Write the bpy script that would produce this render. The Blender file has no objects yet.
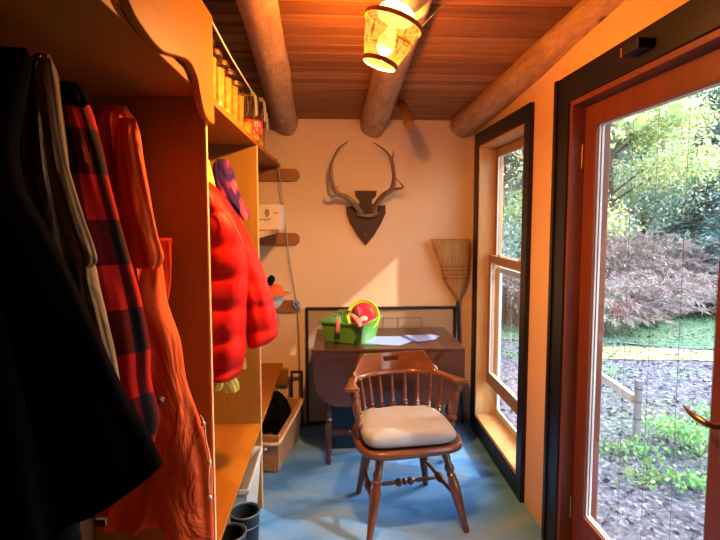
import bpy, bmesh, math, random
import numpy as np
from mathutils import Vector, Matrix, Quaternion, noise as mnoise
R = math.radians
random.seed(7)
scene = bpy.context.scene
col = scene.collection

# ------------------------------------------------------------------ camera
CAM = Vector((0, 0, 1.54)); FPX = 490.0; YAW = R(-2.9); PITCH = R(4.3); PY0 = 255.0
cd = bpy.data.cameras.new('camera'); cam = bpy.data.objects.new('camera', cd); col.objects.link(cam)
cam.location = CAM; cam.rotation_euler = (math.pi / 2 - PITCH, 0, YAW)
cd.sensor_width = 36; cd.lens = FPX / 720 * 36; cd.shift_y = (PY0 - 270) / 720
cd.clip_start = 0.02; cd.clip_end = 300
scene.camera = cam
MR = cam.rotation_euler.to_matrix()

def ray(px, py):
    return (MR @ Vector(((px - 360) / FPX, -(py - PY0) / FPX, -1))).normalized()
def atY(px, py, Y):
    d = ray(px, py); return CAM + d * (Y / d.y)
def atZ(px, py, Z):
    d = ray(px, py); return CAM + d * ((Z - CAM.z) / d.z)
def atX(px, py, X):
    d = ray(px, py); return CAM + d * (X / d.x)

# ------------------------------------------------------------------ world, sun, exposure
scene.view_settings.view_transform = 'Standard'; scene.view_settings.look = 'None'
scene.view_settings.gamma = 1; scene.view_settings.use_curve_mapping = False
scene.view_settings.exposure = 0.65
w = bpy.data.worlds.new('world'); scene.world = w; w.use_nodes = True
nt = w.node_tree; bgn = nt.nodes['Background']
sky = nt.nodes.new('ShaderNodeTexSky'); sky.sky_type = 'NISHITA'; sky.sun_disc = False
sky.sun_elevation = R(38); sky.sun_rotation = R(70); sky.air_density = 1.2; sky.dust_density = 2.0
nt.links.new(sky.outputs[0], bgn.inputs[0]); bgn.inputs[1].default_value = 0.68
sd = bpy.data.lights.new('sun', 'SUN'); sun = bpy.data.objects.new('sun', sd); col.objects.link(sun)
SUN_TO = Vector((0.80, -0.35, 0.75)).normalized()
sd.energy = 6.0; sd.angle = R(1.2); sd.color = (1.0, 0.96, 0.88)
sun.rotation_euler = SUN_TO.to_track_quat('Z', 'Y').to_euler()

# ------------------------------------------------------------------ materials
def new_mat(name):
    m = bpy.data.materials.new(name); m.use_nodes = True
    n = m.node_tree; return m, n, n.nodes['Principled BSDF']
def ramp(n, fac, stops):
    r = n.nodes.new('ShaderNodeValToRGB')
    el = r.color_ramp.elements
    while len(el) < len(stops): el.new(0.5)
    for e, (p, c) in zip(el, stops):
        e.position = p; e.color = (*c, 1)
    n.links.new(fac, r.inputs[0]); return r.outputs[0]
def coords(n, scale=(1, 1, 1), rot=(0, 0, 0), kind='Object'):
    t = n.nodes.new('ShaderNodeTexCoord'); mp = n.nodes.new('ShaderNodeMapping')
    mp.inputs['Scale'].default_value = scale; mp.inputs['Rotation'].default_value = rot
    n.links.new(t.outputs[kind], mp.inputs[0]); return mp.outputs[0]
def noise(n, vec, scale, detail=4, rough=0.6, dist=0.0):
    t = n.nodes.new('ShaderNodeTexNoise'); t.inputs['Scale'].default_value = scale
    t.inputs['Detail'].default_value = detail; t.inputs['Roughness'].default_value = rough
    t.inputs['Distortion'].default_value = dist
    if vec is not None: n.links.new(vec, t.inputs['Vector'])
    return t.outputs[0]
def mix(n, fac, a, b, mode='MIX'):
    m = n.nodes.new('ShaderNodeMix'); m.data_type = 'RGBA'; m.blend_type = mode
    for s, v in ((0, fac), (6, a), (7, b)):
        if isinstance(v, (int, float)): m.inputs[s].default_value = v
        elif isinstance(v, tuple): m.inputs[s].default_value = (*v, 1)
        else: n.links.new(v, m.inputs[s])
    return m.outputs[2]
def bump(n, b, h, strength=0.3, dist=0.01):
    k = n.nodes.new('ShaderNodeBump'); k.inputs['Strength'].default_value = strength
    k.inputs['Distance'].default_value = dist
    n.links.new(h, k.inputs['Height']); n.links.new(k.outputs[0], b.inputs['Normal'])

def plain(name, c, rough=0.5, metal=0.0, var=0.12, scale=12, bs=0.15, sheen=0.0, coat=0.0, spec=0.5):
    m, n, b = new_mat(name); b.inputs['Specular IOR Level'].default_value = spec
    v = noise(n, coords(n), scale)
    dark = tuple(x * (1 - var) for x in c); lite = tuple(min(1, x * (1 + var)) for x in c)
    n.links.new(ramp(n, v, [(0.3, dark), (0.7, lite)]), b.inputs['Base Color'])
    b.inputs['Roughness'].default_value = rough; b.inputs['Metallic'].default_value = metal
    b.inputs['Sheen Weight'].default_value = sheen; b.inputs['Coat Weight'].default_value = coat
    if bs: bump(n, b, noise(n, coords(n), scale * 8), bs, 0.002)
    return m
def garment(name, c, rough=0.85, var=0.15, spec=0.0, wr=0.6, sc=6):
    m, n, b = new_mat(name)
    v = noise(n, coords(n), 7)
    n.links.new(ramp(n, v, [(0.3, tuple(x * (1 - var) for x in c)), (0.7, tuple(x * (1 + var) for x in c))]), b.inputs['Base Color'])
    b.inputs['Roughness'].default_value = rough; b.inputs['Specular IOR Level'].default_value = spec
    bump(n, b, noise(n, coords(n, (1, 1, .6)), sc, 3, 0.55, 1.6), wr, 0.035); return m
def wood(name, c1, c2, axis=1, scale=14, rough=0.5, coat=0.0, stretch=0.08, knots=0.0, cknot=(0.05, 0.02, 0.008), spec=0.5):
    m, n, b = new_mat(name); b.inputs['Specular IOR Level'].default_value = spec
    s = [1.0, 1.0, 1.0]; s[axis] = stretch
    v = noise(n, coords(n, tuple(s)), scale, 6, 0.65, 1.2)
    v2 = noise(n, coords(n, tuple(s)), scale * 5, 3, 0.6)
    c = ramp(n, v, [(0.3, c1), (0.5, tuple((a + d) / 2 for a, d in zip(c1, c2))), (0.7, c2)])
    c = mix(n, 0.25, c, ramp(n, v2, [(0.35, c1), (0.65, c2)]), 'MIX')
    if knots:
        vo = n.nodes.new('ShaderNodeTexVoronoi'); vo.inputs['Scale'].default_value = knots
        s2 = [1.0, 1.0, 1.0]; s2[axis] = 0.5
        n.links.new(coords(n, tuple(s2)), vo.inputs['Vector'])
        kf = ramp(n, vo.outputs['Distance'], [(0.06, (1, 1, 1)), (0.13, (0, 0, 0))])
        c = mix(n, kf, c, cknot)
    n.links.new(c, b.inputs['Base Color'])
    b.inputs['Roughness'].default_value = rough; b.inputs['Coat Weight'].default_value = coat
    b.inputs['Coat Roughness'].default_value = 0.15
    bump(n, b, v2, 0.15, 0.002)
    return m
def plaster(name, c):
    m, n, b = new_mat(name)
    v = noise(n, coords(n), 1.6, 5)
    n.links.new(ramp(n, v, [(0.3, tuple(x * 0.9 for x in c)), (0.7, c)]), b.inputs['Base Color'])
    b.inputs['Roughness'].default_value = 0.85
    bump(n, b, noise(n, coords(n), 30, 5), 0.25, 0.004)
    return m
def island(name, cols, rough=0.7, trans=0.0, grain=None, spec=0.3):
    m, n, b = new_mat(name)
    g = n.nodes.new('ShaderNodeNewGeometry')
    k = len(cols); c = ramp(n, g.outputs['Random Per Island'], [(i / max(1, k - 1), cc) for i, cc in enumerate(cols)])
    if grain is not None:
        s = [1.0, 1.0, 1.0]; s[grain] = 0.05
        v = noise(n, coords(n, tuple(s)), 22, 6, 0.7, 1.0)
        c = mix(n, 0.75, c, ramp(n, v, [(0.3, (0.42, 0.36, 0.3)), (0.65, (1.25, 1.15, 1.05))]), 'MULTIPLY')
        bump(n, b, v, 0.3, 0.004)
    n.links.new(c, b.inputs['Base Color'])
    b.inputs['Roughness'].default_value = rough; b.inputs['Specular IOR Level'].default_value = spec
    if trans:
        t = n.nodes.new('ShaderNodeBsdfTranslucent'); n.links.new(c, t.inputs[0])
        mx = n.nodes.new('ShaderNodeMixShader'); mx.inputs[0].default_value = trans
        n.links.new(b.outputs[0], mx.inputs[1]); n.links.new(t.outputs[0], mx.inputs[2])
        n.links.new(mx.outputs[0], n.nodes['Material Output'].inputs[0])
    return m
def glass(name, tint=(1, 1, 1), fr=1.45, base=0.0, gloss=(1, 1, 1)):
    m, n, b = new_mat(name); n.nodes.remove(b)
    t = n.nodes.new('ShaderNodeBsdfTransparent'); t.inputs[0].default_value = (*tint, 1)
    g = n.nodes.new('ShaderNodeBsdfGlossy'); g.inputs['Roughness'].default_value = 0.03; g.inputs[0].default_value = (*gloss, 1)
    f = n.nodes.new('ShaderNodeFresnel'); f.inputs[0].default_value = fr
    ad = n.nodes.new('ShaderNodeMath'); ad.operation = 'ADD'; ad.use_clamp = True; ad.inputs[1].default_value = base
    v = noise(n, coords(n), 3.0); bm_ = n.nodes.new('ShaderNodeBump'); bm_.inputs['Strength'].default_value = 0.02
    n.links.new(v, bm_.inputs['Height']); n.links.new(bm_.outputs[0], g.inputs['Normal'])
    gn = n.nodes.new('ShaderNodeNewGeometry'); iv = n.nodes.new('ShaderNodeMath'); iv.operation = 'SUBTRACT'; iv.inputs[0].default_value = 1.0
    n.links.new(gn.outputs['Backfacing'], iv.inputs[1]); mu = n.nodes.new('ShaderNodeMath'); mu.operation = 'MULTIPLY'
    n.links.new(f.outputs[0], ad.inputs[0]); n.links.new(ad.outputs[0], mu.inputs[0]); n.links.new(iv.outputs[0], mu.inputs[1])
    x = n.nodes.new('ShaderNodeMixShader'); n.links.new(mu.outputs[0], x.inputs[0])
    n.links.new(t.outputs[0], x.inputs[1]); n.links.new(g.outputs[0], x.inputs[2])
    n.links.new(x.outputs[0], n.nodes['Material Output'].inputs[0])
    return m

M = {}
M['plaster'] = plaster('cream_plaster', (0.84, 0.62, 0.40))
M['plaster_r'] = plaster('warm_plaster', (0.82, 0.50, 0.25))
M['ceil'] = island('ceiling_planks', [(0.20, 0.085, 0.03), (0.36, 0.16, 0.055), (0.27, 0.12, 0.042), (0.50, 0.24, 0.09)], 0.7, grain=0)
M['log'] = wood('peeled_log', (0.25, 0.13, 0.06), (0.62, 0.38, 0.20), 1, 16, 0.7, 0, 0.25, 6.5, (0.07, 0.03, 0.015))
M['logend'] = wood('log_end_grain', (0.10, 0.05, 0.03), (0.2, 0.1, 0.05), 1, 30, 0.8)
M['navy'] = plain('dark_navy_trim', (0.009, 0.009, 0.016), 0.4, 0, 0.2, 6, 0.05, spec=.3)
M['pine'] = wood('pine_jamb', (0.50, 0.27, 0.08), (0.72, 0.44, 0.17), 2, 6, 0.5, 0.1, 0.15, 2.2, (0.28, 0.12, 0.04))
M['sash'] = wood('tan_sash', (0.36, 0.20, 0.12), (0.44, 0.26, 0.16), 2, 8, 0.5)
M['doorwood'] = wood('mahogany_door', (0.125, 0.026, 0.008), (0.20, 0.043, 0.014), 2, 9, 0.5, 0.1, 0.08)
M['white'] = plain('white_vinyl', (0.66, 0.70, 0.70), 0.4, 0, 0.04)
M['cab'] = wood('varnished_plywood', (0.23, 0.118, 0.020), (0.34, 0.170, 0.032), 2, 7, 0.5, 0.0, 0.12, 2.6, (0.07, 0.03, 0.008), spec=.2)
M['cabh'] = wood('varnished_board', (0.30, 0.095, 0.009), (0.40, 0.145, 0.016), 1, 7, 0.5, 0.0, 0.1, 2.4, (0.10, 0.03, 0.008), spec=.12)
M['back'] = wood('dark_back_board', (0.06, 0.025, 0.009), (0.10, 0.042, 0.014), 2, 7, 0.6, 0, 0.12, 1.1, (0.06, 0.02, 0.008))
M['edge'] = wood('pale_edge', (0.62, 0.42, 0.22), (0.75, 0.52, 0.28), 2, 20, 0.5)
M['cleat'] = wood('brown_cleat', (0.26, 0.10, 0.035), (0.36, 0.15, 0.05), 0, 10, 0.5)
M['chair'] = wood('maple_chair', (0.09, 0.026, 0.010), (0.19, 0.058, 0.021), 2, 10, 0.28, 0.55, 0.2)
M['chair_x'] = wood('maple_chair_seat', (0.12, 0.037, 0.013), (0.25, 0.085, 0.030), 0, 8, 0.28, 0.55, 0.12)
M['table'] = wood('dark_mahogany_table', (0.045, 0.016, 0.010), (0.09, 0.033, 0.019), 0, 9, 0.3, 0.4, 0.1)
M['table_leg'] = wood('dark_table_leg', (0.045, 0.017, 0.010), (0.09, 0.034, 0.02), 2, 12, 0.3, 0.4, 0.2)
M['bone'] = wood('antler', (0.10, 0.055, 0.028), (0.30, 0.19, 0.10), 2, 14, 0.5)
M['plaque'] = wood('plaque_wood', (0.035, 0.009, 0.006), (0.065, 0.016, 0.010), 2, 12, 0.6, 0.0)
M['bristle'] = wood('broom_corn', (0.20, 0.10, 0.025), (0.58, 0.33, 0.11), 2, 110, 0.8, 0, 0.03)
M['red'] = plain('red_thread', (0.25, 0.03, 0.02), 0.7)
M['handle_blue'] = plain('navy_metal', (0.02, 0.028, 0.075), 0.3)
M['black'] = plain('black_metal', (0.015, 0.013, 0.012), 0.5)
M['brass'] = plain('aged_brass', (0.34, 0.21, 0.08), 0.3, 1.0)
M['steel'] = plain('steel_wire', (0.75, 0.72, 0.68), 0.3, 0.7)
M['green'] = plain('green_plastic', (0.11, 0.32, 0.06), 0.35, 0, 0.06, 4, 0)
M['lime'] = plain('lime_plastic', (0.50, 0.72, 0.02), 0.3, 0, 0.05, 4, 0)
M['olive'] = plain('olive_twine', (0.16, 0.20, 0.03), 0.8)
M['melon'] = plain('watermelon_red', (0.80, 0.02, 0.07), 0.3, 0, 0.1, 20, 0)
M['pink'] = plain('salmon_strap', (0.72, 0.24, 0.19), 0.7)
M['paper_w'] = plain('pale_blue_paper', (0.24, 0.34, 0.64), 0.6, 0, 0.04)
M['paper_d'] = plain('slate_blue_paper', (0.06, 0.09, 0.22), 0.5)
M['panel'] = plain('taupe_panel', (0.42, 0.31, 0.20), 0.35, 0, 0.06, 3, 0)
M['card'] = plain('white_card', (0.60, 0.50, 0.43), 0.7, 0, 0.04)
M['ink'] = plain('dark_ink', (0.08, 0.05, 0.06), 0.7)
M['greyink'] = plain('brown_grey_ink', (0.26, 0.17, 0.14), 0.7)
M['rope'] = plain('white_cord', (0.72, 0.60, 0.46), 0.8)
M['greycord'] = plain('grey_cord', (0.38, 0.31, 0.24), 0.8)
M['crate'] = wood('tan_chest_board', (0.34, 0.18, 0.09), (0.50, 0.29, 0.16), 2, 14, 0.6)
M['knob'] = plain('pale_knob', (0.75, 0.65, 0.5), 0.4)
M['blackcloth'] = garment('black_cloth', (0.006, 0.006, 0.008), wr=.4)
M['navycloth'] = garment('navy_cloth', (0.0055, 0.0065, 0.010), wr=.4)
M['grey'] = garment('grey_canvas', (0.085, 0.075, 0.06), wr=.7)
M['tan'] = garment('tan_canvas', (0.19, 0.15, 0.10), wr=.7)
M['orange'] = garment('orange_shell', (0.64, 0.095, 0.022), .75, .12, .12, wr=.7)
M['orange_d'] = garment('orange_trim', (0.34, 0.035, 0.01), wr=.5)
M['puffer'] = garment('red_puffer', (0.58, 0.010, 0.006), .5, .12, .2, wr=.35, sc=4.5)
M['yellow'] = plain('yellow_glove', (0.85, 0.66, 0.10), 0.8, 0, 0.2, 20)
M['navy2'] = plain('navy_sleeve', (0.03, 0.03, 0.12), 0.8)
M['boot'] = plain('blue_rubber', (0.016, 0.028, 0.05), 0.35)
M['bootrim'] = plain('boot_rim', (0.07, 0.13, 0.20), 0.4)
M['teal'] = plain('teal_plastic', (0.01, 0.04, 0.07), 0.5)
M['jarlabel'] = plain('red_label', (0.75, 0.05, 0.02), 0.6)
M['jarbase'] = plain('jar_content', (0.62, 0.40, 0.12), 0.6, 0, 0.5, 30)
M['bulb'] = None
M['glass'] = glass('window_glass')
M['jar'] = glass('jar_glass', (0.86, 0.78, 0.55), 1.5, 0.10)
M['post'] = wood('weathered_post', (0.16, 0.16, 0.18), (0.30, 0.31, 0.34), 2, 16, 0.8)
M['rail'] = wood('weathered_rail', (0.30, 0.25, 0.2), (0.5, 0.42, 0.34), 1, 16, 0.8)
M['trunk'] = wood('tree_bark', (0.07, 0.055, 0.045), (0.16, 0.13, 0.11), 2, 18, 0.9)

# floor carpet
m, n, b = new_mat('blue_carpet')
v = noise(n, coords(n, (0.9, 2.4, 1), (0, 0, R(-20))), 1.5, 4, 0.55, 1.0)
c = ramp(n, v, [(0.34, (0.06, 0.21, 0.52)), (0.47, (0.12, 0.33, 0.70)), (0.62, (0.20, 0.38, 0.64)), (0.76, (0.36, 0.38, 0.38))])
sp = noise(n, coords(n), 260, 2)
c = mix(n, 0.6, c, ramp(n, sp, [(0.35, (0.55, 0.55, 0.55)), (0.65, (1.3, 1.3, 1.3))]), 'MULTIPLY')
n.links.new(c, b.inputs['Base Color']); b.inputs['Roughness'].default_value = 0.9
b.inputs['Specular IOR Level'].default_value = 0.15
bump(n, b, sp, 0.5, 0.003); M['carpet'] = m

# red and black buffalo plaid
m, n, b = new_mat('buffalo_plaid')
t = n.nodes.new('ShaderNodeTexCoord'); sp_ = n.nodes.new('ShaderNodeSeparateXYZ')
n.links.new(t.outputs['UV'], sp_.inputs[0])
def stripe(out):
    a = n.nodes.new('ShaderNodeMath'); a.operation = 'FRACT'; n.links.new(out, a.inputs[0])
    g = n.nodes.new('ShaderNodeMath'); g.operation = 'GREATER_THAN'; g.inputs[1].default_value = 0.5
    n.links.new(a.outputs[0], g.inputs[0]); return g.outputs[0]
s1, s2 = stripe(sp_.outputs[0]), stripe(sp_.outputs[1])
ad = n.nodes.new('ShaderNodeMath'); ad.operation = 'ADD'; n.links.new(s1, ad.inputs[0]); n.links.new(s2, ad.inputs[1])
dv = n.nodes.new('ShaderNodeMath'); dv.operation = 'MULTIPLY'; dv.inputs[1].default_value = 0.5; n.links.new(ad.outputs[0], dv.inputs[0])
c = ramp(n, dv.outputs[0], [(0.0, (0.36, 0.010, 0.008)), (0.5, (0.075, 0.005, 0.006)), (1.0, (0.008, 0.008, 0.013))])
n.links.new(c, b.inputs['Base Color']); b.inputs['Roughness'].default_value = 0.9; b.inputs['Specular IOR Level'].default_value = 0.1
bump(n, b, noise(n, coords(n), 120), 0.3, 0.002); M['plaid'] = m

# purple and pink knitted garment
m, n, b = new_mat('purple_pink_fleece')
v = noise(n, coords(n, (1, 1, 0.35)), 14, 2, 0.4, 1.5)
n.links.new(ramp(n, v, [(0.38, (0.03, 0.008, 0.12)), (0.50, (0.07, 0.012, 0.20)), (0.56, (0.42, 0.02, 0.14)), (0.68, (0.50, 0.12, 0.18))]), b.inputs['Base Color'])
b.inputs['Roughness'].default_value = 0.9; M['purple'] = m

# cushion linen
m, n, b = new_mat('linen_cushion')
wv = n.nodes.new('ShaderNodeTexWave'); wv.inputs['Scale'].default_value = 60; wv.inputs['Distortion'].default_value = 2
n.links.new(coords(n), wv.inputs['Vector'])
n.links.new(ramp(n, wv.outputs[0], [(0.2, (0.28, 0.28, 0.28)), (0.8, (0.48, 0.49, 0.50))]), b.inputs['Base Color'])
b.inputs['Roughness'].default_value = 0.95; bump(n, b, noise(n, coords(n), 90), 0.5, 0.003); M['linen'] = m

# ground outside
m, n, b = new_mat('leaf_litter_ground')
v = noise(n, coords(n), 0.55, 4, 0.6, 0.6); f = noise(n, coords(n), 22, 6, 0.75)
lit = ramp(n, f, [(0.36, (0.04, 0.045, 0.065)), (0.46, (0.11, 0.12, 0.16)), (0.55, (0.18, 0.19, 0.25)), (0.64, (0.42, 0.44, 0.50))])
gra = ramp(n, f, [(0.36, (0.03, 0.09, 0.05)), (0.5, (0.09, 0.24, 0.13)), (0.66, (0.28, 0.46, 0.24))])
c = mix(n, ramp(n, v, [(0.56, (0, 0, 0)), (0.66, (1, 1, 1))]), lit, gra)
n.links.new(c, b.inputs['Base Color']); b.inputs['Roughness'].default_value = 0.95
bump(n, b, f, 0.9, 0.04); M['ground'] = m
m, n, b = new_mat('lawn_turf')
f = noise(n, coords(n), 14, 6, 0.75)
n.links.new(ramp(n, f, [(0.36, (0.035, 0.09, 0.07)), (0.5, (0.09, 0.22, 0.14)), (0.66, (0.25, 0.42, 0.26))]), b.inputs['Base Color'])
b.inputs['Roughness'].default_value = 0.95; bump(n, b, f, 0.8, 0.04); M['lawn'] = m
m, n, b = new_mat('sunlit_grass')  # grass in a sun patch: the straw tone is sunlight put into the colour
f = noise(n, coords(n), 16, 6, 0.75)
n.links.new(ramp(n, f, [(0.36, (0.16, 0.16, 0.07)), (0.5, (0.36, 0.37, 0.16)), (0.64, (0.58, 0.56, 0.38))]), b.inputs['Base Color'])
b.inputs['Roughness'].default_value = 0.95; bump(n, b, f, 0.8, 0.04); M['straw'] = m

# lamp shade: woven, lets its bulb through
m, n, b = new_mat('woven_lamp_shade'); n.nodes.remove(b)
v1 = noise(n, coords(n, (0.12, 0.12, 1.0), (0, R(12), 0)), 70, 3, 0.7); v2 = noise(n, coords(n, (1.0, 1.0, 0.12), (0, R(12), 0)), 70, 3, 0.7)
th = ramp(n, v1, [(0.54, (1, 1, 1)), (0.60, (0.22, 0.1, 0.03))]); th2 = ramp(n, v2, [(0.54, (1, 1, 1)), (0.60, (0.22, 0.1, 0.03))])
cc = mix(n, 1.0, th, th2, 'MULTIPLY'); ce = mix(n, 1.0, cc, (1.0, 0.46, 0.06), 'MULTIPLY')
em = n.nodes.new('ShaderNodeEmission'); n.links.new(ce, em.inputs[0]); em.inputs[1].default_value = 1.0
tr = n.nodes.new('ShaderNodeBsdfTransparent'); tr.inputs[0].default_value = (1.0, 0.7, 0.4, 1)
tl = n.nodes.new('ShaderNodeBsdfDiffuse'); tl.inputs[0].default_value = (0.02, 0.012, 0.003, 1)
x1 = n.nodes.new('ShaderNodeAddShader'); n.links.new(em.outputs[0], x1.inputs[0]); n.links.new(tl.outputs[0], x1.inputs[1])
x2 = n.nodes.new('ShaderNodeMixShader'); x2.inputs[0].default_value = 0.32
n.links.new(x1.outputs[0], x2.inputs[1]); n.links.new(tr.outputs[0], x2.inputs[2])
n.links.new(x2.outputs[0], n.nodes['Material Output'].inputs[0]); M['shade'] = m
m, n, b = new_mat('lit_bulb'); b.inputs['Emission Color'].default_value = (1, 0.72, 0.3, 1)
b.inputs['Emission Strength'].default_value = 2.2; M['bulb'] = m
m, n, b = new_mat('lit_frosted_globe'); b.inputs['Base Color'].default_value = (.9, .8, .6, 1); b.inputs['Emission Color'].default_value = (1, 0.66, 0.22, 1)
b.inputs['Emission Strength'].default_value = 3.0; M['globe'] = m
M['band'] = plain('shade_band', (0.30, 0.10, 0.02), 0.6)
M['milk'] = glass('frosted_plastic', (0.55, 0.58, 0.62), 1.2, 0.0)
m, n, b = new_mat('cloudy_plastic'); b.inputs['Base Color'].default_value = (0.62, 0.64, 0.66, 1)
b.inputs['Roughness'].default_value = 0.4; b.inputs['Alpha'].default_value = 0.75; M['milk'] = m
# foliage
M['leaf_pale'] = island('pale_leaves', [(0.24, 0.38, 0.32), (0.30, 0.48, 0.36), (0.44, 0.62, 0.48), (0.72, 0.82, 0.80), (0.26, 0.42, 0.44), (0.50, 0.64, 0.22)], 0.45, 0.35, spec=0.5)
M['leaf_yel'] = island('yellow_green_leaves', [(0.32, 0.50, 0.16), (0.40, 0.56, 0.26), (0.60, 0.72, 0.30), (0.78, 0.84, 0.70), (0.70, 0.48, 0.14)], 0.5, 0.4)
M['needle'] = island('blue_green_needles', [(0.07, 0.15, 0.15), (0.12, 0.25, 0.24), (0.24, 0.38, 0.38), (0.48, 0.60, 0.62)], 0.5, 0.15)
M['dry'] = island('dry_fronds', [(0.26, 0.17, 0.19), (0.38, 0.25, 0.27), (0.44, 0.37, 0.38), (0.24, 0.30, 0.24), (0.62, 0.58, 0.58)], 0.8, 0.2)
M['dark_shrub'] = island('dim_fronds', [(0.12, 0.11, 0.13), (0.20, 0.16, 0.18), (0.12, 0.18, 0.14), (0.3, 0.28, 0.3)], 0.8, 0.2)
M['bright'] = island('bright_leaves', [(0.22, 0.55, 0.16), (0.14, 0.45, 0.22), (0.45, 0.75, 0.2), (0.3, 0.62, 0.4)], 0.5, 0.35)
M['grass'] = island('grass_blades', [(0.10, 0.24, 0.12), (0.20, 0.40, 0.15), (0.3, 0.5, 0.2), (0.4, 0.42, 0.3)], 0.7, 0.3)
M['far'] = island('far_leaves', [(0.14, 0.24, 0.18), (0.22, 0.34, 0.24), (0.36, 0.44, 0.34), (0.30, 0.32, 0.28)], 0.6, 0.35)

# ------------------------------------------------------------------ mesh tools
class MB:
    def __init__(s): s.v = []; s.f = []; s.uv = None
    def add(s, vs, fs):
        o = len(s.v); s.v += [tuple(v) for v in vs]; s.f += [tuple(i + o for i in f) for f in fs]
    def box(s, x0, x1, y0, y1, z0, z1, mat=None):
        vs = [Vector(p) for p in ((x0,y0,z0),(x1,y0,z0),(x1,y1,z0),(x0,y1,z0),(x0,y0,z1),(x1,y0,z1),(x1,y1,z1),(x0,y1,z1))]
        if mat is not None: vs = [mat @ v for v in vs]
        s.add(vs, [(0,3,2,1),(4,5,6,7),(0,1,5,4),(1,2,6,5),(2,3,7,6),(3,0,4,7)]); return s
    def tube(s, pts, rad, seg=12, jit=0.0, flat=1.0, up=None):
        pts = [Vector(p) for p in pts]; k = len(pts)
        if not hasattr(rad, '__len__'): rad = [rad] * k
        rings = []; nrm = None
        for i, p in enumerate(pts):
            t = (pts[min(i + 1, k - 1)] - pts[max(i - 1, 0)]).normalized()
            if nrm is None:
                a = up or (Vector((0, 0, 1)) if abs(t.z) < 0.9 else Vector((1, 0, 0))); nrm = (a - t * a.dot(t)).normalized()
            else: nrm = (nrm - t * nrm.dot(t)).normalized()
            bn = t.cross(nrm)
            ring = []
            for j in range(seg):
                an = 2 * math.pi * j / seg; r = rad[i]
                if jit: r *= 1 + jit * mnoise.noise(Vector((math.cos(an) * 1.2 + 5, math.sin(an) * 1.2, i * 0.45)))
                ring.append(p + nrm * math.cos(an) * r + bn * math.sin(an) * r * flat)
            rings.append(ring)
        vs = [v for r_ in rings for v in r_]; fs = []
        for i in range(k - 1):
            for j in range(seg):
                a, b_ = i * seg + j, i * seg + (j + 1) % seg
                fs.append((a, b_, b_ + seg, a + seg))
        fs.append(tuple(reversed(range(seg)))); fs.append(tuple((k - 1) * seg + j for j in range(seg)))
        s.add(vs, fs); return s
    def lathe(s, prof, p0=(0, 0, 0), p1=None, seg=20, caps=True):
        """prof: [(distance along axis, radius)]"""
        p0 = Vector(p0); ax = Vector((0, 0, 1)) if p1 is None else (Vector(p1) - p0).normalized()
        L = 1.0 if p1 is None else (Vector(p1) - p0).length
        q = ax.to_track_quat('Z', 'Y'); vs = []; fs = []
        for d, r in prof:
            for j in range(seg):
                an = 2 * math.pi * j / seg
                vs.append(p0 + ax * d * L + q @ Vector((math.cos(an) * r, math.sin(an) * r, 0)))
        for i in range(len(prof) - 1):
            for j in range(seg):
                a, b_ = i * seg + j, i * seg + (j + 1) % seg
                fs.append((a, b_, b_ + seg, a + seg))
        if caps:
            fs.append(tuple(reversed(range(seg)))); fs.append(tuple((len(prof) - 1) * seg + j for j in range(seg)))
        s.add(vs, fs); return s
    def prism(s, poly, vec):
        """poly: 3D points, extruded by vec"""
        k = len(poly); vec = Vector(vec); a = [Vector(p) for p in poly]
        s.add(a + [p + vec for p in a], [tuple(range(k)), tuple(reversed(range(k, 2 * k)))] + [((i + 1) % k, i, i + k, (i + 1) % k + k) for i in range(k)])
        return s
    def build(s, name, m, parent=None, smooth=True, bevel=0, sub=0, loc=None, ang=40, solid=0):
        me = bpy.data.meshes.new(name); me.from_pydata(s.v, [], s.f); me.update()
        bm = bmesh.new(); bm.from_mesh(me); bmesh.ops.recalc_face_normals(bm, faces=bm.faces); bm.to_mesh(me); bm.free()
        if s.uv:
            ul = me.uv_layers.new(name='UVMap')
            for lp in me.loops: ul.data[lp.index].uv = s.uv[lp.vertex_index]
        me.materials.append(m)
        o = bpy.data.objects.new(name, me); col.objects.link(o)
        if parent is not None: o.parent = parent
        if loc is not None: o.location = loc
        if smooth:
            me.polygons.foreach_set('use_smooth', [True] * len(me.polygons))
            me.set_sharp_from_angle(angle=R(ang))
        if solid: q = o.modifiers.new('solid', 'SOLIDIFY'); q.thickness = solid; q.offset = 0
        if bevel:
            q = o.modifiers.new('bevel', 'BEVEL'); q.width = bevel; q.segments = 2; q.limit_method = 'ANGLE'; q.angle_limit = R(50)
        if sub: q = o.modifiers.new('sub', 'SUBSURF'); q.levels = sub; q.render_levels = sub
        return o
def box(name, m, x0, x1, y0, y1, z0, z1, parent=None, bevel=0.003, mat=None):
    return MB().box(x0, x1, y0, y1, z0, z1, mat).build(name, m, parent, smooth=False, bevel=bevel)
def tag(o, label=None, cat=None, group=None, kind=None):
    if label: o['label'] = label
    if cat: o['category'] = cat
    if group: o['group'] = group
    if kind: o['kind'] = kind
    return o
def struct(o): o['kind'] = 'structure'; return o
def empty(name, loc=(0, 0, 0), rz=0.0):
    o = bpy.data.objects.new(name, None); o.empty_display_size = 0.1; col.objects.link(o)
    o.location = loc; o.rotation_euler = (0, 0, rz); return o
def copy_tree(o, parent=None):
    kids = [c for c in bpy.data.objects if c.parent == o]
    c = o.copy(); col.objects.link(c)
    if parent is not None: c.parent = parent
    for k in kids: copy_tree(k, c)
    return c
def bez(pts, k=8):
    """Catmull-Rom through points (tuples of any length)"""
    P = [np.array(p, float) for p in pts]; P = [2 * P[0] - P[1]] + P + [2 * P[-1] - P[-2]]; out = []
    for i in range(1, len(P) - 2):
        for j in range(k):
            t = j / k
            out.append(0.5 * ((2 * P[i]) + (-P[i-1] + P[i+1]) * t + (2*P[i-1] - 5*P[i] + 4*P[i+1] - P[i+2]) * t*t + (-P[i-1] + 3*P[i] - 3*P[i+1] + P[i+2]) * t**3))
    out.append(P[-2]); return [tuple(o) for o in out]

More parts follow.
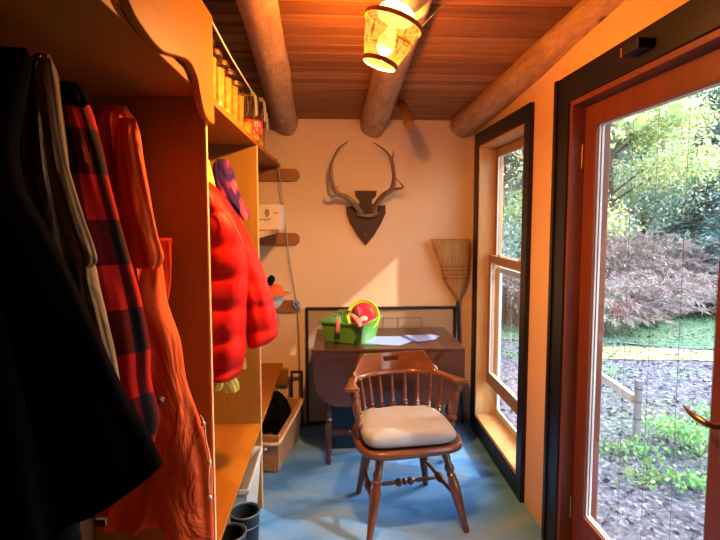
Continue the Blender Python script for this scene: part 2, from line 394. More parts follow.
# ------------------------------------------------------------------ room shell
YB = 3.6; XR = 1.02; XL = -0.77; YF = -1.3; XO = 1.17
SL = 0.09
def zc(y): return 2.25 + SL * (YB - y)
struct(box('floor', M['carpet'], XL - .1, XO, YF, YB + .1, -0.06, 0, bevel=0))
struct(box('wall_back', M['plaster'], XL - .1, XO, YB, YB + 0.14, -0.0, 2.45, bevel=0))
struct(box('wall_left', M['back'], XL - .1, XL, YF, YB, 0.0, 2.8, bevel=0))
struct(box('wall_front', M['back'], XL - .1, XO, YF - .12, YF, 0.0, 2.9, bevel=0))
# right wall with a window and a door opening
WY0, WY1, WZ0, WZ1 = 2.575, 3.40, 0.10, 2.045
DY0, DY1, DZ1 = 1.14, 2.085, 2.035
rw = MB()
rw.box(XR, XO, YF, DY0, 0, 2.9); rw.box(XR, XO, DY0, DY1, DZ1, 2.9); rw.box(XR, XO, DY1, WY0, 0, 2.7)
rw.box(XR, XO, WY0, WY1, WZ1, 2.6); rw.box(XR, XO, WY0, WY1, 0, WZ0); rw.box(XR, XO, WY1, YB, 0, 2.5)
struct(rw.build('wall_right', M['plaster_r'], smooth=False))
# sloping plank ceiling
mb = MB(); y = YF; rnd = random.Random(3)
while y < YB + .1:
    wd = 0.088 + rnd.uniform(-.012, .012)
    for (xa, xb) in ((XL - .1, XO),):
        y1 = min(y + wd - 0.008, YB + .12); dz = rnd.uniform(0, .004)
        vs = [(xa, y, zc(y) + dz), (xb, y, zc(y) + dz), (xb, y1, zc(y1) + dz), (xa, y1, zc(y1) + dz)]
        e = 0.004; lo = [(v[0], v[1] + (e if i < 2 else -e), v[2]) for i, v in enumerate(vs)]
        mid = [(v[0], v[1], v[2] + e) for v in vs]; up = [(v[0], v[1], v[2] + 0.03) for v in vs]
        q = lo + mid + up
        mb.add(q, [(0, 1, 2, 3)] + [(a, (a + 1) % 4, 4 + (a + 1) % 4, 4 + a) for a in range(4)] + [(4 + a, 4 + (a + 1) % 4, 8 + (a + 1) % 4, 8 + a) for a in range(4)] + [(8, 9, 10, 11)])
    y += wd
# roof deck above the planks
mb.add([(XL - .2, YF - .2, zc(YF - .2) + .04), (XO + .45, YF - .2, zc(YF - .2) + .04), (XO + .45, YB + .3, zc(YB + .3) + .04), (XL - .2, YB + .3, zc(YB + .3) + .04),
        (XL - .2, YF - .2, zc(YF - .2) + .12), (XO + .45, YF - .2, zc(YF - .2) + .12), (XO + .45, YB + .3, zc(YB + .3) + .12), (XL - .2, YB + .3, zc(YB + .3) + .12)],
       [(0, 1, 2, 3), (4, 5, 6, 7), (0, 1, 5, 4), (1, 2, 6, 5), (2, 3, 7, 6), (3, 0, 4, 7)])
struct(mb.build('ceiling', M['ceil'], smooth=False))

# log beams
def zlog(y): return 2.215 + SL * (YB - y)
def on_log(px, py):
    d = ray(px, py); t = (zlog(0) - CAM.z) / (d.z + SL * d.y); return CAM + d * t
def log_beam(a, b_, r0, r1, label):
    A = on_log(*a); B = on_log(*b_); dirv = (A - B) / (A.y - B.y)
    A = B + dirv * (YB - 0.002 - B.y); pts = []; rr = []
    C = B + dirv * (YF + .05 - B.y)
    K = 26
    for i in range(K + 1):
        t = i / K; p = A.lerp(C, t)
        wob = Vector((mnoise.noise(Vector((i * .35, a[0], 0))), 0, mnoise.noise(Vector((i * .35, 9, a[0])))))* 0.012
        pts.append(p + (wob if 0 < i < K else Vector((0, 0, 0)))); rr.append(r0 + (r1 - r0) * min(1, t * 1.8))
    o = MB().tube(pts, rr, 24, 0.10).build('log_beam', M['log'], ang=60)
    return tag(o, label, 'beam', 'peeled log ceiling beams')
log_beam((286, 125), (258, 0), 0.088, 0.068, 'peeled log ceiling beam nearest the jar shelf, left of the lamp')
log_beam((373, 125), (409, 0), 0.096, 0.078, 'peeled log ceiling beam directly behind the lit basket lamp')
log_beam((460, 127), (541, 60), 0.088, 0.086, 'thick log running along the top of the right wall above the window')
P0 = atY(402, 104, 3.22); P1 = atY(410, 126, 2.75)
pg = empty('wooden_peg', P1); tag(pg, 'short round wooden peg with dark end sticking down from ceiling above the antlers', 'peg')
MB().tube([P0 - P1, (P0 - P1) * 0.5, (0, 0, 0)], 0.028, 16).build('peg_shaft', M['cab'], pg)
MB().tube([(0, 0, 0), (P1 - P0).normalized() * 0.006], 0.0285, 16).build('end_cap', M['logend'], pg)

# ------------------------------------------------------------------ window in the right wall
def casing(y0, y1, z0, z1, w_, x0, x1, nm, parent, bottom=True):
    box(nm, M['navy'], x0, x1, y0, y0 + w_, z0, z1, parent, 0.003)
    box(nm, M['navy'], x0, x1, y1 - w_, y1, z0, z1, parent, 0.003)
    box(nm, M['navy'], x0, x1, y0 + w_, y1 - w_, z1 - w_, z1, parent, 0.003)
    if bottom: box(nm, M['navy'], x0, x1, y0 + w_, y1 - w_, z0, z0 + w_, parent, 0.003)
wn = empty('window_1', (XR, 3.05, 0)); struct(wn)
def W(o):
    o.parent = wn; o.matrix_parent_inverse = wn.matrix_basis.inverted(); return o
def wbox(nm, m_, x0, x1, y0, y1, z0, z1, bevel=0.003): return W(box(nm, m_, x0, x1, y0, y1, z0, z1, None, bevel))
for (y0, y1, z0, z1) in ((2.50, 2.575, 0.002, 2.13), (3.40, 3.49, 0.002, 2.13), (2.575, 3.40, 2.04, 2.13), (2.575, 3.40, 0.002, 0.11)):
    wbox('window_casing', M['navy'], XR - .026, XR - .001, y0, y1, z0, z1)
wbox('window_jamb', M['pine'], XR - .02, XO, 3.382, 3.40, WZ0 + .01, 2.04)
wbox('window_jamb', M['pine'], XR - .02, XO, 2.575, 2.593, WZ0 + .01, 2.04)
wbox('window_jamb', M['pine'], XR - .02, XO, 2.593, 3.382, 2.022, 2.04)
wbox('window_sill', M['pine'], XR - .02, XO + .03, 2.593, 3.382, 0.11, 0.135)
def sash(x, z0, z1, m_, st=0.055, rt=0.05, rb=0.07, d=0.03, nm='window_sash'):
    y0, y1 = 2.595, 3.38
    f = MB(); f.box(x, x + d, y0, y0 + st, z0, z1); f.box(x, x + d, y1 - st, y1, z0, z1)
    f.box(x, x + d, y0 + st, y1 - st, z1 - rt, z1); f.box(x, x + d, y0 + st, y1 - st, z0, z0 + rb)
    fr = W(f.build(nm, m_, smooth=False, bevel=0.003))
    g = MB().box(x + d * .4, x + d * .4 + .004, y0 + st, y1 - st, z0 + rb, z1 - rt).build('glass_pane', M['glass'], fr, smooth=False)
    b_ = MB(); e = .008; y0 += st; y1 -= st; z0 += rb; z1 -= rt
    b_.box(x - .002, x + .006, y0, y0 + e, z0, z1); b_.box(x - .002, x + .006, y1 - e, y1, z0, z1)
    b_.box(x - .002, x + .006, y0, y1, z0, z0 + e); b_.box(x - .002, x + .006, y0, y1, z1 - e, z1)
    b_.build('glazing_bead', M['white'], fr, smooth=False)
    return fr
sash(XR + .092, 1.235, 2.02, M['sash'], rb=.045, rt=.06)
lo_s = sash(XR + .056, 0.37, 1.285, M['sash'], rt=.05, rb=.085)
sash(XR + .126, 0.137, 1.2, M['white'], st=.03, rt=.03, rb=.04, d=.02, nm='storm_sash')
for yy in (2.82, 3.18):
    wbox('sash_lock', M['white'], XR + .060, XR + .085, yy - .02, yy + .02, 1.286, 1.300)

# ------------------------------------------------------------------ glazed door
dr = empty('door_1', (XR, 1.7, 0)); struct(dr)
def D(o):
    o.parent = dr; o.matrix_parent_inverse = dr.matrix_basis.inverted(); return o
def dbox(nm, m_, x0, x1, y0, y1, z0, z1, bevel=0.003): return D(box(nm, m_, x0, x1, y0, y1, z0, z1, None, bevel))
for (y0, y1, z0, z1) in ((DY1 - .005, DY1 + .125, 0.002, 2.15), (DY0 - .12, DY0 + .005, 0.002, 2.15), (DY0 + .005, DY1 - .005, DZ1 - .0, 2.15)):
    dbox('door_casing', M['navy'], XR - .026, XR - .001, y0, y1, z0, z1)
dbox('casing_step', M['navy'], XR - .034, XR - .0265, DY1 + .095, DY1 + .125, 0.002, 2.15)
dbox('door_jamb', M['doorwood'], XR - .02, XO, DY1 - .03, DY1 - .006, 0.02, DZ1)
dbox('door_jamb', M['doorwood'], XR - .02, XO, DY0 + .006, DY0 + .03, 0.02, DZ1)
dbox('door_jamb', M['doorwood'], XR - .02, XO, DY0 + .03, DY1 - .03, DZ1 - .024, DZ1 - .001)
dbox('threshold', M['pine'], XR - .03, XO + .05, DY0, DY1, 0.0, 0.02)
dx0, dx1 = XR + .035, XR + .067
LY0, LY1 = DY0 + .034, DY1 - .034; GY0, GY1 = 1.294, 1.962; GZ0, GZ1 = 0.265, 1.918
leaf = MB()
leaf.box(dx0, dx1, LY0, GY0, 0.025, DZ1 - .03); leaf.box(dx0, dx1, GY1, LY1, 0.025, DZ1 - .03)
leaf.box(dx0, dx1, GY0, GY1, GZ1, DZ1 - .03); leaf.box(dx0, dx1, GY0, GY1, 0.025, GZ0)
dl = D(leaf.build('door_leaf', M['doorwood'], smooth=False, bevel=0.003))
MB().box(dx0 + .02, dx0 + .026, GY0, GY1, GZ0, GZ1).build('glass_pane', M['glass'], dl, smooth=False)
bd = MB(); e = .004
for (a, b_, c_, d_) in ((GY0, GY0 + e, GZ0, GZ1), (GY1 - e, GY1, GZ0, GZ1), (GY0, GY1, GZ0, GZ0 + e), (GY0, GY1, GZ1 - e, GZ1)):
    bd.box(dx0 + .014, dx0 + .0195, a, b_, c_, d_); bd.box(dx0 + .0265, dx0 + .034, a, b_, c_, d_)
bd.build('glazing_bead', M['white'], dl, smooth=False)
for zz in (1.80, 1.05, 0.25):
    h = D(MB().lathe([(0, .006), (.05, .006), (.1, .006)], (XR + .030, LY1 + .003, zz - .05)).build('hinge', M['brass']))
# lever handle
hp = Vector((dx0, 1.222, .985))
pl = MB().box(dx0 - .008, dx0 - .0005, 1.198, 1.25, .87, 1.10).build('handle_plate', M['brass'], None, False, .003); D(pl)
MB().tube(bez([(hp.x - .008, hp.y, hp.z), (hp.x - .05, hp.y, hp.z), (hp.x - .062, hp.y + .03, hp.z + .006), (hp.x - .062, hp.y + .065, hp.z + .010), (hp.x - .060, hp.y + .098, hp.z + .020)], 5),
          [.008] * 7 + [.010] * 6 + [.009, .0085, .008, .007, .006, .005, .004, .002], 10, flat=0.8).build('lever_handle', M['brass'], pl)
# dark bracket on the door head casing
br = empty('door_bracket', atX(642, 48, XR - .03)); tag(br, 'small dark rectangular bracket fixed to the casing above the glazed door', 'bracket')
MB().box(-.045, .003, -.05, .040, -.017, .017).build('bracket_block', M['navy'], br, False, .004)
MB().box(-.042, -.001, .0405, .052, -.015, .015).build('bracket_lit_end', M['cab'], br, False, .002)  # orange end of the block: lamplight on it, put in as a coloured slab

# cords outside the door glass
for i, yy in enumerate((2.165, 1.995, 1.835, 1.67, 1.51)):
    o = MB().tube(bez([(XO + .06, yy, 2.6), (XO + .062, yy + .003, 1.6), (XO + .06, yy - .002, .9), (XO + .063, yy + .001, 0.02)], 4), .0008, 6).build('hanging_cord', M['ink'])
    tag(o, 'thin dark cord hanging straight down outside the door glass', 'cord', 'cords hanging outside the door')

# ------------------------------------------------------------------ built-in cubby unit
XF = -0.392
cu = empty('built_in_cubby', (XF - .18, 2.0, 0)); tag(cu, 'varnished plywood coat cubby unit with bench along the left wall', 'cubby unit')
def C_(o):
    o.parent = cu; o.matrix_parent_inverse = cu.matrix_basis.inverted(); return o
def cbox(nm, m_, *a, bevel=.002): return C_(box(nm, m_, *a, None, bevel))
D1 = 1.53; D2 = 2.52
for yy in (D1, D2):
    dp = cbox('divider_panel', M['cab'], XL + .002, XF - .002, yy, yy + .02, 0.002, 1.905)
    MB().box(XF - .002, XF + .002, yy + .001, yy + .019, 0.002, 1.905).build('edge_strip', M['edge'], None, False).parent = dp
    dp.children[0].matrix_parent_inverse = dp.matrix_world.inverted() if False else Matrix()
    dp.children[0].matrix_parent_inverse = (cu.matrix_basis @ cu.matrix_basis.inverted()).inverted()
for a_, b_ in ((YF + .01, D1 - .001), (D1 + .021, D2 - .001), (D2 + .021, YB - .004)):
    cbox('bench_board', M['cabh'], XL + .003, XF, a_, b_, 0.443, 0.468)
cbox('top_board', M['cabh'], XL + .003, XF, YF + .01, YB - .004, 1.906, 1.930)
# scalloped valance in the cubby face
low = [(0.2, 1.83), (0.36, 1.86), (.5, 1.93), (.7, 1.96), (.86, 1.962), (.91, 1.945), (.96, 1.918), (1.016, 1.905), (1.07, 1.899), (1.124, 1.902), (1.2, 1.92), (1.274, 1.936), (1.32, 1.939), (1.355, 1.93), (1.385, 1.912), (1.416, 1.866), (1.45, 1.836), (1.50, 1.826), (1.556, 1.828)]
low = [(yy, zz) for yy, zz in low]
low = bez(low, 5)
poly = [(XF + .0025, y_, z_) for y_, z_ in low] + [(XF + .0025, 1.556, 2.15), (XF + .0025, 0.2, 2.15)]
C_(MB().prism(poly, (0.020, 0, 0)).build('valance', M['cabh'], None, smooth=False, bevel=.003))
# rail with pegs at the back of the coat bay
rl = cbox('coat_rail', M['cleat'], XL + .002, XL + .022, 0.1, D1 - .003, 1.84, 1.935)
for i in range(8):
    q = MB().lathe([(0, .008), (.6, .007), (.85, .013), (1, .009)], (XL + .022, .25 + i * .17, 1.87), (XL + .075, .25 + i * .17, 1.885), 12).build('coat_peg', M['brass']); C_(q)

# cleats with rounded ends on the back wall, shelves on two of them
def cleat(name, py, parent=None):
    zc_ = atY(285, py, YB).z; x1 = atY(300, py, YB).x; r = .046
    pts = [(XL + .01, YB - .026, zc_ - r), (x1 - r, YB - .026, zc_ - r)]
    for k in range(1, 12):
        a = -math.pi / 2 + math.pi * k / 12; pts.append((x1 - r + r * math.cos(a), YB - .026, zc_ + r * math.sin(a)))
    pts += [(x1 - r, YB - .026, zc_ + r), (XL + .01, YB - .026, zc_ + r)]
    o = MB().prism(pts, (0, .025, 0)).build(name, M['cleat'], None, smooth=True, ang=30, bevel=.003)
    if parent: o.parent = parent; o.matrix_parent_inverse = parent.matrix_basis.inverted()
    return o, zc_ + r
o, z_ = cleat('wall_cleat', 175.5); tag(o, 'brown round-ended cleat under the top shelf, topmost of the three', 'cleat')
shelf_z = []
for py, lab in ((239, 'wall shelf with round-ended cleat that carries the white card box'), (306, 'low wall shelf with round-ended cleat holding the cord knot')):
    s_ = empty('wall_shelf', (-.5, 3.2, atY(285, py, YB).z)); tag(s_, lab, 'shelf')
    o, z_ = cleat('cleat', py, s_); tk = .034 if py == 239 else .016; shelf_z.append(z_ + tk)
    q = box('shelf_board', M['crate'], XL + .004, -.405, D2 + .022, YB - .004, z_, z_ + tk); q.parent = s_; q.matrix_parent_inverse = s_.matrix_basis.inverted()

# ------------------------------------------------------------------ jars on the top shelf
def jar(y, r, h, x=-.455, lidw=False):
    t = empty('glass_jar', (x, y, 1.9305))
    prof = [(0, r * .85), (.006, r), (h * .74, r), (h * .84, r * .78), (h * .88, r * .74), (h, r * .74)]
    MB().lathe(prof, seg=20).build('jar_body', M['jar'], t)
    MB().lathe([(0, r * .8), (h * .74, r * .90)], (0, 0, .006), seg=16).build('jar_contents', M['jarbase'], t)
    MB().lathe([(0, r * .80), (.018, r * .80), (.022, r * .6)], (0, 0, h), seg=20).build('jar_lid', M['brass' if lidw else 'greycord'], t)
    return t
jl = ['tall amber glass jar on the top shelf, first one beside the scalloped board', 'tall amber glass jar on the top shelf, second one from the scalloped board',
      'tall amber glass jar on the top shelf, third one from the scalloped board', 'amber glass jar on the top shelf, fourth one from the scalloped board',
      'amber glass jar on the top shelf, fifth one from the scalloped board', 'greyish glass jar on the top shelf, just before the wire bail jars']
j0 = None
for i, (yy, r, h) in enumerate(((1.62, .056, .20), (1.745, .056, .20), (1.87, .056, .20), (1.995, .056, .20), (2.12, .056, .20), (2.25, .058, .19))):
    t = jar(yy, r, h, lidw=True); tag(t, jl[i], 'jar', 'glass jars along the top shelf')
def bail_jar(y, label, red=False):
    r, h = (.080, .19) if red else (.068, .17)
    t = empty('bail_jar', (-.455, y, 1.9305)); tag(t, label, 'jar', 'wire bail jars on the top shelf')
    MB().lathe([(0, r * .9), (.008, r), (h * .78, r), (h * .9, r * .82), (h, r * .82)], seg=24).build('jar_body', M['jar'], t)
    MB().lathe([(0, r * .84), (h * .3, r * .9)], (0, 0, .008), seg=16).build('jar_contents', M['jarbase'], t)
    MB().lathe([(0, r * .86), (.02, r * .86), (.03, r * .5)], (0, 0, h + .001), seg=24).build('jar_lid', M['jar'], t)
    a = MB(); 
    a.tube(bez([(r * .86, -.022, h + .03), (r * 1.12, -.024, h + .02), (r * 1.2, -.022, h * .66), (r * 1.12, 0, h * .58), (r * 1.2, .022, h * .66), (r * 1.12, .024, h + .02), (r * .86, .022, h + .03)], 5), .0042, 6)
    a.tube(bez([(r * .2, -r * .9, h + .02), (r * .3, -r * 1.15, h * .95), (r * .3, -r * 1.2, h * .7), (r * .1, -r * 1.1, h * .62)], 5), .0042, 6)
    a.build('wire_bail', M['steel'], t)
    if red:
        lb = MB(); N = 10; vs = []
        for k in range(N + 1):
            an = R(-95) + R(110) * k / N
            for zz in (.035, .105): vs.append(((r + .0012) * math.cos(an), (r + .0012) * math.sin(an), zz))
        lb.add(vs, [(2 * k, 2 * k + 2, 2 * k + 3, 2 * k + 1) for k in range(N)]); L = lb.build('paper_label', M['jarlabel'], t)
        w2 = MB()
        for (a0, a1, z0, z1) in ((-75, -68, .07, .095), (-68, -58, .07, .075), (-52, -35, .07, .075), (-52, -47, .07, .095), (-40, -35, .07, .095), (-52, -35, .09, .095), (-28, -23, .07, .095), (-95, 15, .052, .062), (-60, -52, .035, .052), (-95, -70, .030, .050)):
            vs = []
            for k in range(5):
                an = R(a0 + (a1 - a0) * k / 4)
                for zz in (z0, z1): vs.append(((r + .002) * math.cos(an), (r + .002) * math.sin(an), zz))
            w2.add(vs, [(2 * k, 2 * k + 2, 2 * k + 3, 2 * k + 1) for k in range(4)])
        w2.build('label_marks', M['card'], L)
    return t
bail_jar(2.405, 'wire bail glass jar on the top shelf between amber jars and red-labelled one')
bail_jar(2.60, 'wire bail glass jar with red label at the end of the jar row', True)
bail_jar(2.79, 'wire bail glass jar farthest back on the top shelf, behind the red-labelled one')
o = MB().tube(bez([(XF + .012, 1.545, 2.152), (XF + .004, 1.9, 2.143), (XF + .002, 2.2, 2.139), (XF - .004, 2.43, 2.138), (XF - .05, 2.47, 2.135)], 6), .0032, 8).build('retaining_cord', M['rope'])
tag(o, 'taut white cord strung in front of the jars above the top shelf', 'cord')
pts = bez([atY(276.5, 158, 3.5), atY(279, 172, 3.52), atY(284, 215, 3.54), atY(290, 262, 3.55), atY(296.5, 302, 3.555), atY(299, 330, 3.56), atY(300, 375, 3.56), atY(299.5, 425, 3.56)], 6)
sc_ = MB().tube([Vector(p) for p in pts], .004, 8).build('shelf_cord', M['greycord'])
tag(sc_, 'slack grey cord running down the back wall past the round-ended cleats', 'cord')
kp = atY(296.5, 304, 3.545)
MB().tube([kp + Vector(p) for p in bez([(-.03, 0, .03), (.01, -.012, .0), (.02, -.004, -.03), (-.01, .0, -.02), (-.022, -.012, .012), (.012, -.006, .02), (.03, 0, -.035)], 5)], .006, 8).build('cord_knot', M['paper_w'], sc_)

# white card box on the upper wall shelf
z1 = shelf_z[0] + .0005
cbx = empty('card_box', (-.43, 2.9, z1)); tag(cbx, 'white card box with seal and handwriting on the upper wall shelf', 'box')
# front face towards the camera
bx0 = atY(257, 205, 3.05).x; bx1 = atY(280.5, 205, 3.05).x; bh = atY(270, 204.5, 3.05).z - z1
MB().box(bx0 - .10 + .43, bx1 + .43, .15, .40, 0, bh).build('carton', M['card'], cbx, False, .002)
seal = MB(); fx = bx0 + .43; wd = bx1 - bx0; ff = .1495
def mark(u0, u1, v0, v1): seal.box(fx + wd * u0, fx + wd * u1, ff - .0012, ff, bh * v0, bh * v1)
cx, cz_, rr = fx + wd * .42, bh * .68, bh * .13
seal.add([(cx + rr * .75 * math.cos(k * math.pi / 8), ff - .0006, cz_ + rr * 1.2 * math.sin(k * math.pi / 8)) for k in range(16)], [tuple(range(16))])
mark(.38, .46, .49, .54)
for k in range(4): mark(.68 + k * .055, .715 + k * .055, .62, .70)
mark(.0, .07, .68, .72); mark(.0, .06, .58, .62); mark(.0, .04, .2, .26)
for k, (u, v) in enumerate(((.05, .36), (.12, .40), (.18, .38), (.26, .40), (.31, .36), (.37, .38), (.43, .37), (.49, .41), (.55, .43))):
    mark(u, u + .055, v, v + .035); mark(u + .02, u + .035, v - .03, v + .06)
seal.build('printed_marks', M['greyink'], cbx, False)['kind'] = 'stuff'
# red-orange cap on a glass bowl
z2 = shelf_z[1] + .0005
gb = empty('glass_bowl', (-.40, 3.2, z2)); tag(gb, 'clear glass bowl on the low wall shelf under the orange hat', 'bowl')
gp = atY(279, 292, 3.2); hz = .085
gb.location = (gp.x - .04, 3.2, z2)
MB().lathe([(0, .04), (.005, .045), (.04, .065), (hz, .075), (hz, .07), (.04, .06), (.008, .04)], seg=24).build('bowl_body', M['milk'], gb)
ht = empty('orange_hat', (gb.location.x, 3.2, z2 + hz + .001)); tag(ht, 'crumpled orange and black hat resting on the glass bowl', 'hat')
MB().lathe([(0, .11), (.006, .112), (.012, .075), (.03, .066), (.05, .058), (.065, .035), (.068, .01)], seg=24).build('hat_crown', M['orange'], ht)
MB().lathe([(0, .10), (.004, .118), (.009, .112)], (0, 0, -.0005), seg=24).build('hat_brim', M['bristle'], ht)
bh_ = MB().tube(bez([(-.02, -.03, .06), (-.015, -.02, .08), (-.01, -.0, .098), (-.01, .03, .10)], 5), [.012] + [.02] * 7 + [.024] * 7 + [.012], 12, .15).build('dark_lining', M['blackcloth'], ht)

# ------------------------------------------------------------------ hanging clothes
def cloth(name, rows, Y, thick, m_, parent=None, folds=7, amp=.10, seg=40, seed=0, quilt=0, hem=None, Ylist=None, uvs=None, cap=True, sqr=1.0):
    """rows: (py, left px, right px) outline as seen, turned into real sizes at distance Y"""
    rs = bez(rows, 5); n_ = len(rs); mb = MB(); uv = []; acc = 0
    last = None
    for i, row in enumerate(rs):
        py, xl, xr = row[:3]; yy = Y if len(row) < 4 else row[3]
        A = atY(xl, py, yy); B = atY(xr, py, yy); c = (A + B) / 2; hw = max(.006, (B - A).length / 2)
        if last is not None: acc += (c - last).length
        last = c
        t = i / (n_ - 1); e = math.sin(min(1, t * 7 + .12) * math.pi / 2)
        th = thick * e * (1 if t < .97 else .92)
        if quilt: th *= 0.82 + 0.26 * abs(math.sin(acc / quilt * math.pi)) ** .5
        for j in range(seg):
            an = 2 * math.pi * j / seg
            f = 1 + amp * math.sin(folds * an + seed + 1.2 * math.sin(t * 3 + seed)) * (0.4 + t * .8) + .5 * amp * math.sin((2 * folds + 1) * an + 2.4 * math.sin(t * 4 + seed)) + amp * 1.3 * mnoise.noise(Vector((math.cos(an) * 2 + seed, math.sin(an) * 2, t * 5)))
            ca, sa = math.cos(an), math.sin(an)
            ca = math.copysign(abs(ca) ** sqr, ca); sa = math.copysign(abs(sa) ** sqr, sa)
            qx = 1.0
            if quilt: qx = 0.98 + 0.03 * abs(math.sin(acc / quilt * math.pi)) ** .5
            zz = c.z + ((hem * ca * hw) if hem and i == n_ - 1 else 0)
            mb.v.append((c.x + ca * hw * qx * (1 + (f - 1) * .25), c.y + sa * th * .5 * f, zz)); uv.append((j / seg * 5, acc / .20))
    for i in range(n_ - 1):
        for j in range(seg):
            a, b_ = i * seg + j, i * seg + (j + 1) % seg
            mb.f.append((a, b_, b_ + seg, a + seg))
    mb.f.append(tuple(range(seg))); mb.f.append(tuple((n_ - 1) * seg + j for j in range(seg)))
    mb.uv = uv if uvs else None
    return mb.build(name, m_, parent, ang=70)

# black coat (nearest) : dark body and a big sleeve swung out
bc = empty('black_coat', (0, 0, 0)); tag(bc, 'long black coat nearest the camera with wide sleeve reaching past the cubby edge', 'coat')
cloth('coat_body', [(50, -70, 20), (90, -90, 16), (150, -110, 12), (220, -110, 22), (320, -110, 38), (430, -110, 54), (560, -110, 74)], .78, .10, M['navycloth'], bc, 5, .16, seed=1)
cloth('sleeve', [(48, -30, 26), (66, -45, 28), (100, -60, 22), (150, -60, 16), (192, -50, 24), (225, -25, 42), (267, -8, 64), (333, 12, 95), (373, 22, 113), (405, 30, 129), (432, 36, 146), (460, 46, 159), (468, 50, 159), (484, 54, 141), (506, 58, 108), (518, 62, 76)], .70, .07, M['blackcloth'], bc, 4, .12, seed=3)
MB().box(-.007, .007, -.003, .003, -.005, .005).build('sleeve_tag', M['grey'], bc, False, loc=atY(101, 522, .70))
# grey and tan coat
gc = empty('tan_coat', (0, 0, 0)); tag(gc, 'light grey and tan canvas coat hanging between the black coat and plaid shirt', 'coat')
cloth('coat_body', [(54, 34, 49), (75, 30, 54), (100, 22, 56), (160, 12, 64), (200, 16, 70), (255, 30, 84), (310, 45, 100), (370, 60, 112), (430, 66, 118), (465, 75, 118)], .98, .08, M['grey'], gc, 9, .20, seed=5)
cloth('sleeve', [(58, 38, 51), (85, 38, 57), (120, 43, 61), (160, 47, 67), (180, 50, 72), (220, 60, 84), (248, 68, 94), (262, 74, 96), (268, 76, 90)], .91, .03, M['tan'], gc, 6, .16, seed=2)
cloth('sleeve_lining', [(256, 78, 92), (290, 82, 99), (330, 88, 109), (370, 92, 117), (420, 96, 122)], .95, .04, M['tan'], gc, 6, .16, seed=7)
# plaid
pc = empty('plaid_shirt', (0, 0, 0)); tag(pc, 'red and black buffalo plaid wool shirt hanging beside the orange rain jacket', 'shirt')
cloth('shirt_body', [(84, 56, 74), (105, 50, 88), (150, 52, 102), (180, 58, 108), (230, 64, 121), (270, 70, 131), (303, 74, 139), (347, 78, 147), (380, 80, 149), (417, 85, 156), (440, 90, 151), (462, 95, 146)], 1.13, .10, M['plaid'], pc, 5, .20, seed=9, uvs=1)
cloth('collar', [(82, 60, 78), (92, 56, 84), (104, 60, 88)], 1.08, .05, M['blackcloth'], pc, 5, .2, seed=2)
# orange rain jacket
oj = empty('rain_jacket', (0, 0, 0)); tag(oj, 'long orange rain jacket hanging against the first divider panel', 'jacket')
cloth('jacket_body', [(106, 102, 126), (125, 98, 136), (160, 98, 142), (190, 100, 148), (213, 102, 152), (263, 105, 161), (307, 108, 168), (340, 109, 176), (380, 110, 183), (430, 108, 186), (480, 104, 186), (505, 102, 180), (520, 102, 165)], 1.33, .12, M['orange'], oj, 7, .22, seed=4)
cloth('sleeve', [(262, 120, 160), (300, 122, 166), (340, 126, 179), (380, 128, 186), (417, 130, 198), (460, 140, 210), (500, 152, 212), (545, 166, 213), (580, 170, 213), (600, 172, 211)], 1.29, .08, M['orange'], oj, 3, .16, seed=12)
cloth('sleeve', [(118, 118, 136), (150, 116, 141), (190, 118, 148), (230, 124, 156), (256, 130, 162), (268, 138, 158)], 1.25, .04, M['orange'], oj, 5, .20, seed=8)
cloth('pocket_flap', [(238, 155, 172), (250, 153, 171), (275, 155, 171), (300, 160, 168)], 1.38, .03, M['orange_d'], oj, 4, .12, seed=8)
cp = [atY(x, y, 1.205) for x, y in ((200, 415), (204, 422), (206, 440), (209, 455), (210, 462), (208.5, 478), (209.5, 496))]
dc = MB().tube([Vector(p) for p in bez(cp, 5)], .0016, 6).build('drawcord', M['rope'], oj)
for (x, y) in ((203, 421), (209, 460), (209.5, 495)):
    p = atY(x, y, 1.203); MB().lathe([(0, .002), (.3, .006), (.7, .006), (1, .002)], p, p + Vector((0, 0, -.014)), 10).build('cord_toggle', M['steel'], oj)
p = atY(160, 401, 1.20); MB().lathe([(0, .007), (.5, .009), (1, .004)], p + Vector((0, .012, 0)), p + Vector((0.001, -.004, 0)), 12).build('snap_button', M['ink'], oj)

# second bay
rj = empty('red_puffer_jacket', (0, 0, 0)); tag(rj, 'bright red quilted puffer jacket hanging in the second cubby bay', 'jacket')
cloth('jacket_body', [(182, 204, 210), (191, 200, 219), (205, 196, 228), (225, 192, 240), (250, 190, 246), (275, 189, 248), (300, 188, 247), (325, 188, 246), (350, 188, 246), (368, 190, 243), (376, 196, 238)], 1.92, .17, M['puffer'], rj, 3, .07, seed=4, quilt=.12)
cloth('sleeve', [(189, 210, 217), (200, 214, 226), (213, 220, 235), (230, 226, 246), (247, 232, 254), (262, 236, 260), (285, 240, 268), (300, 243, 273), (320, 245, 276.5), (334, 246, 277.5), (341, 247, 272), (345, 248, 262)], 2.0, .12, M['puffer'], rj, 3, .07, seed=6, quilt=.10)
MB().tube([Vector(q) for q in bez([atY(218, 205, 1.84), atY(232, 222, 1.83), atY(243, 244, 1.82), atY(246, 250, 1.82)], 6)], .003, 6).build('front_zip', M['jarlabel'], rj)
o = cloth('purple_fleece', [(159, 217, 227), (168, 213, 232), (182, 214, 236), (200, 222, 242), (212, 230, 249), (220, 240, 248)], 2.36, .05, M['purple'], None, 5, .15, seed=1)
tag(o, 'purple and pink fleece hanging on the second divider above the puffer jacket', 'fleece')
o = cloth('yellow_scarf', [(160, 204, 209), (172, 204, 212), (185, 204, 215), (196, 206, 218)], 2.08, .04, M['yellow'], None, 5, .15, seed=1)
tag(o, 'sliver of yellow scarf showing behind the neck of the puffer jacket', 'scarf')
o = cloth('navy_trousers', [(200, 200, 214), (260, 199, 215), (320, 200, 217), (360, 201, 221), (384, 203, 219)], 2.15, .06, M['navy2'], None, 5, .15, seed=1)
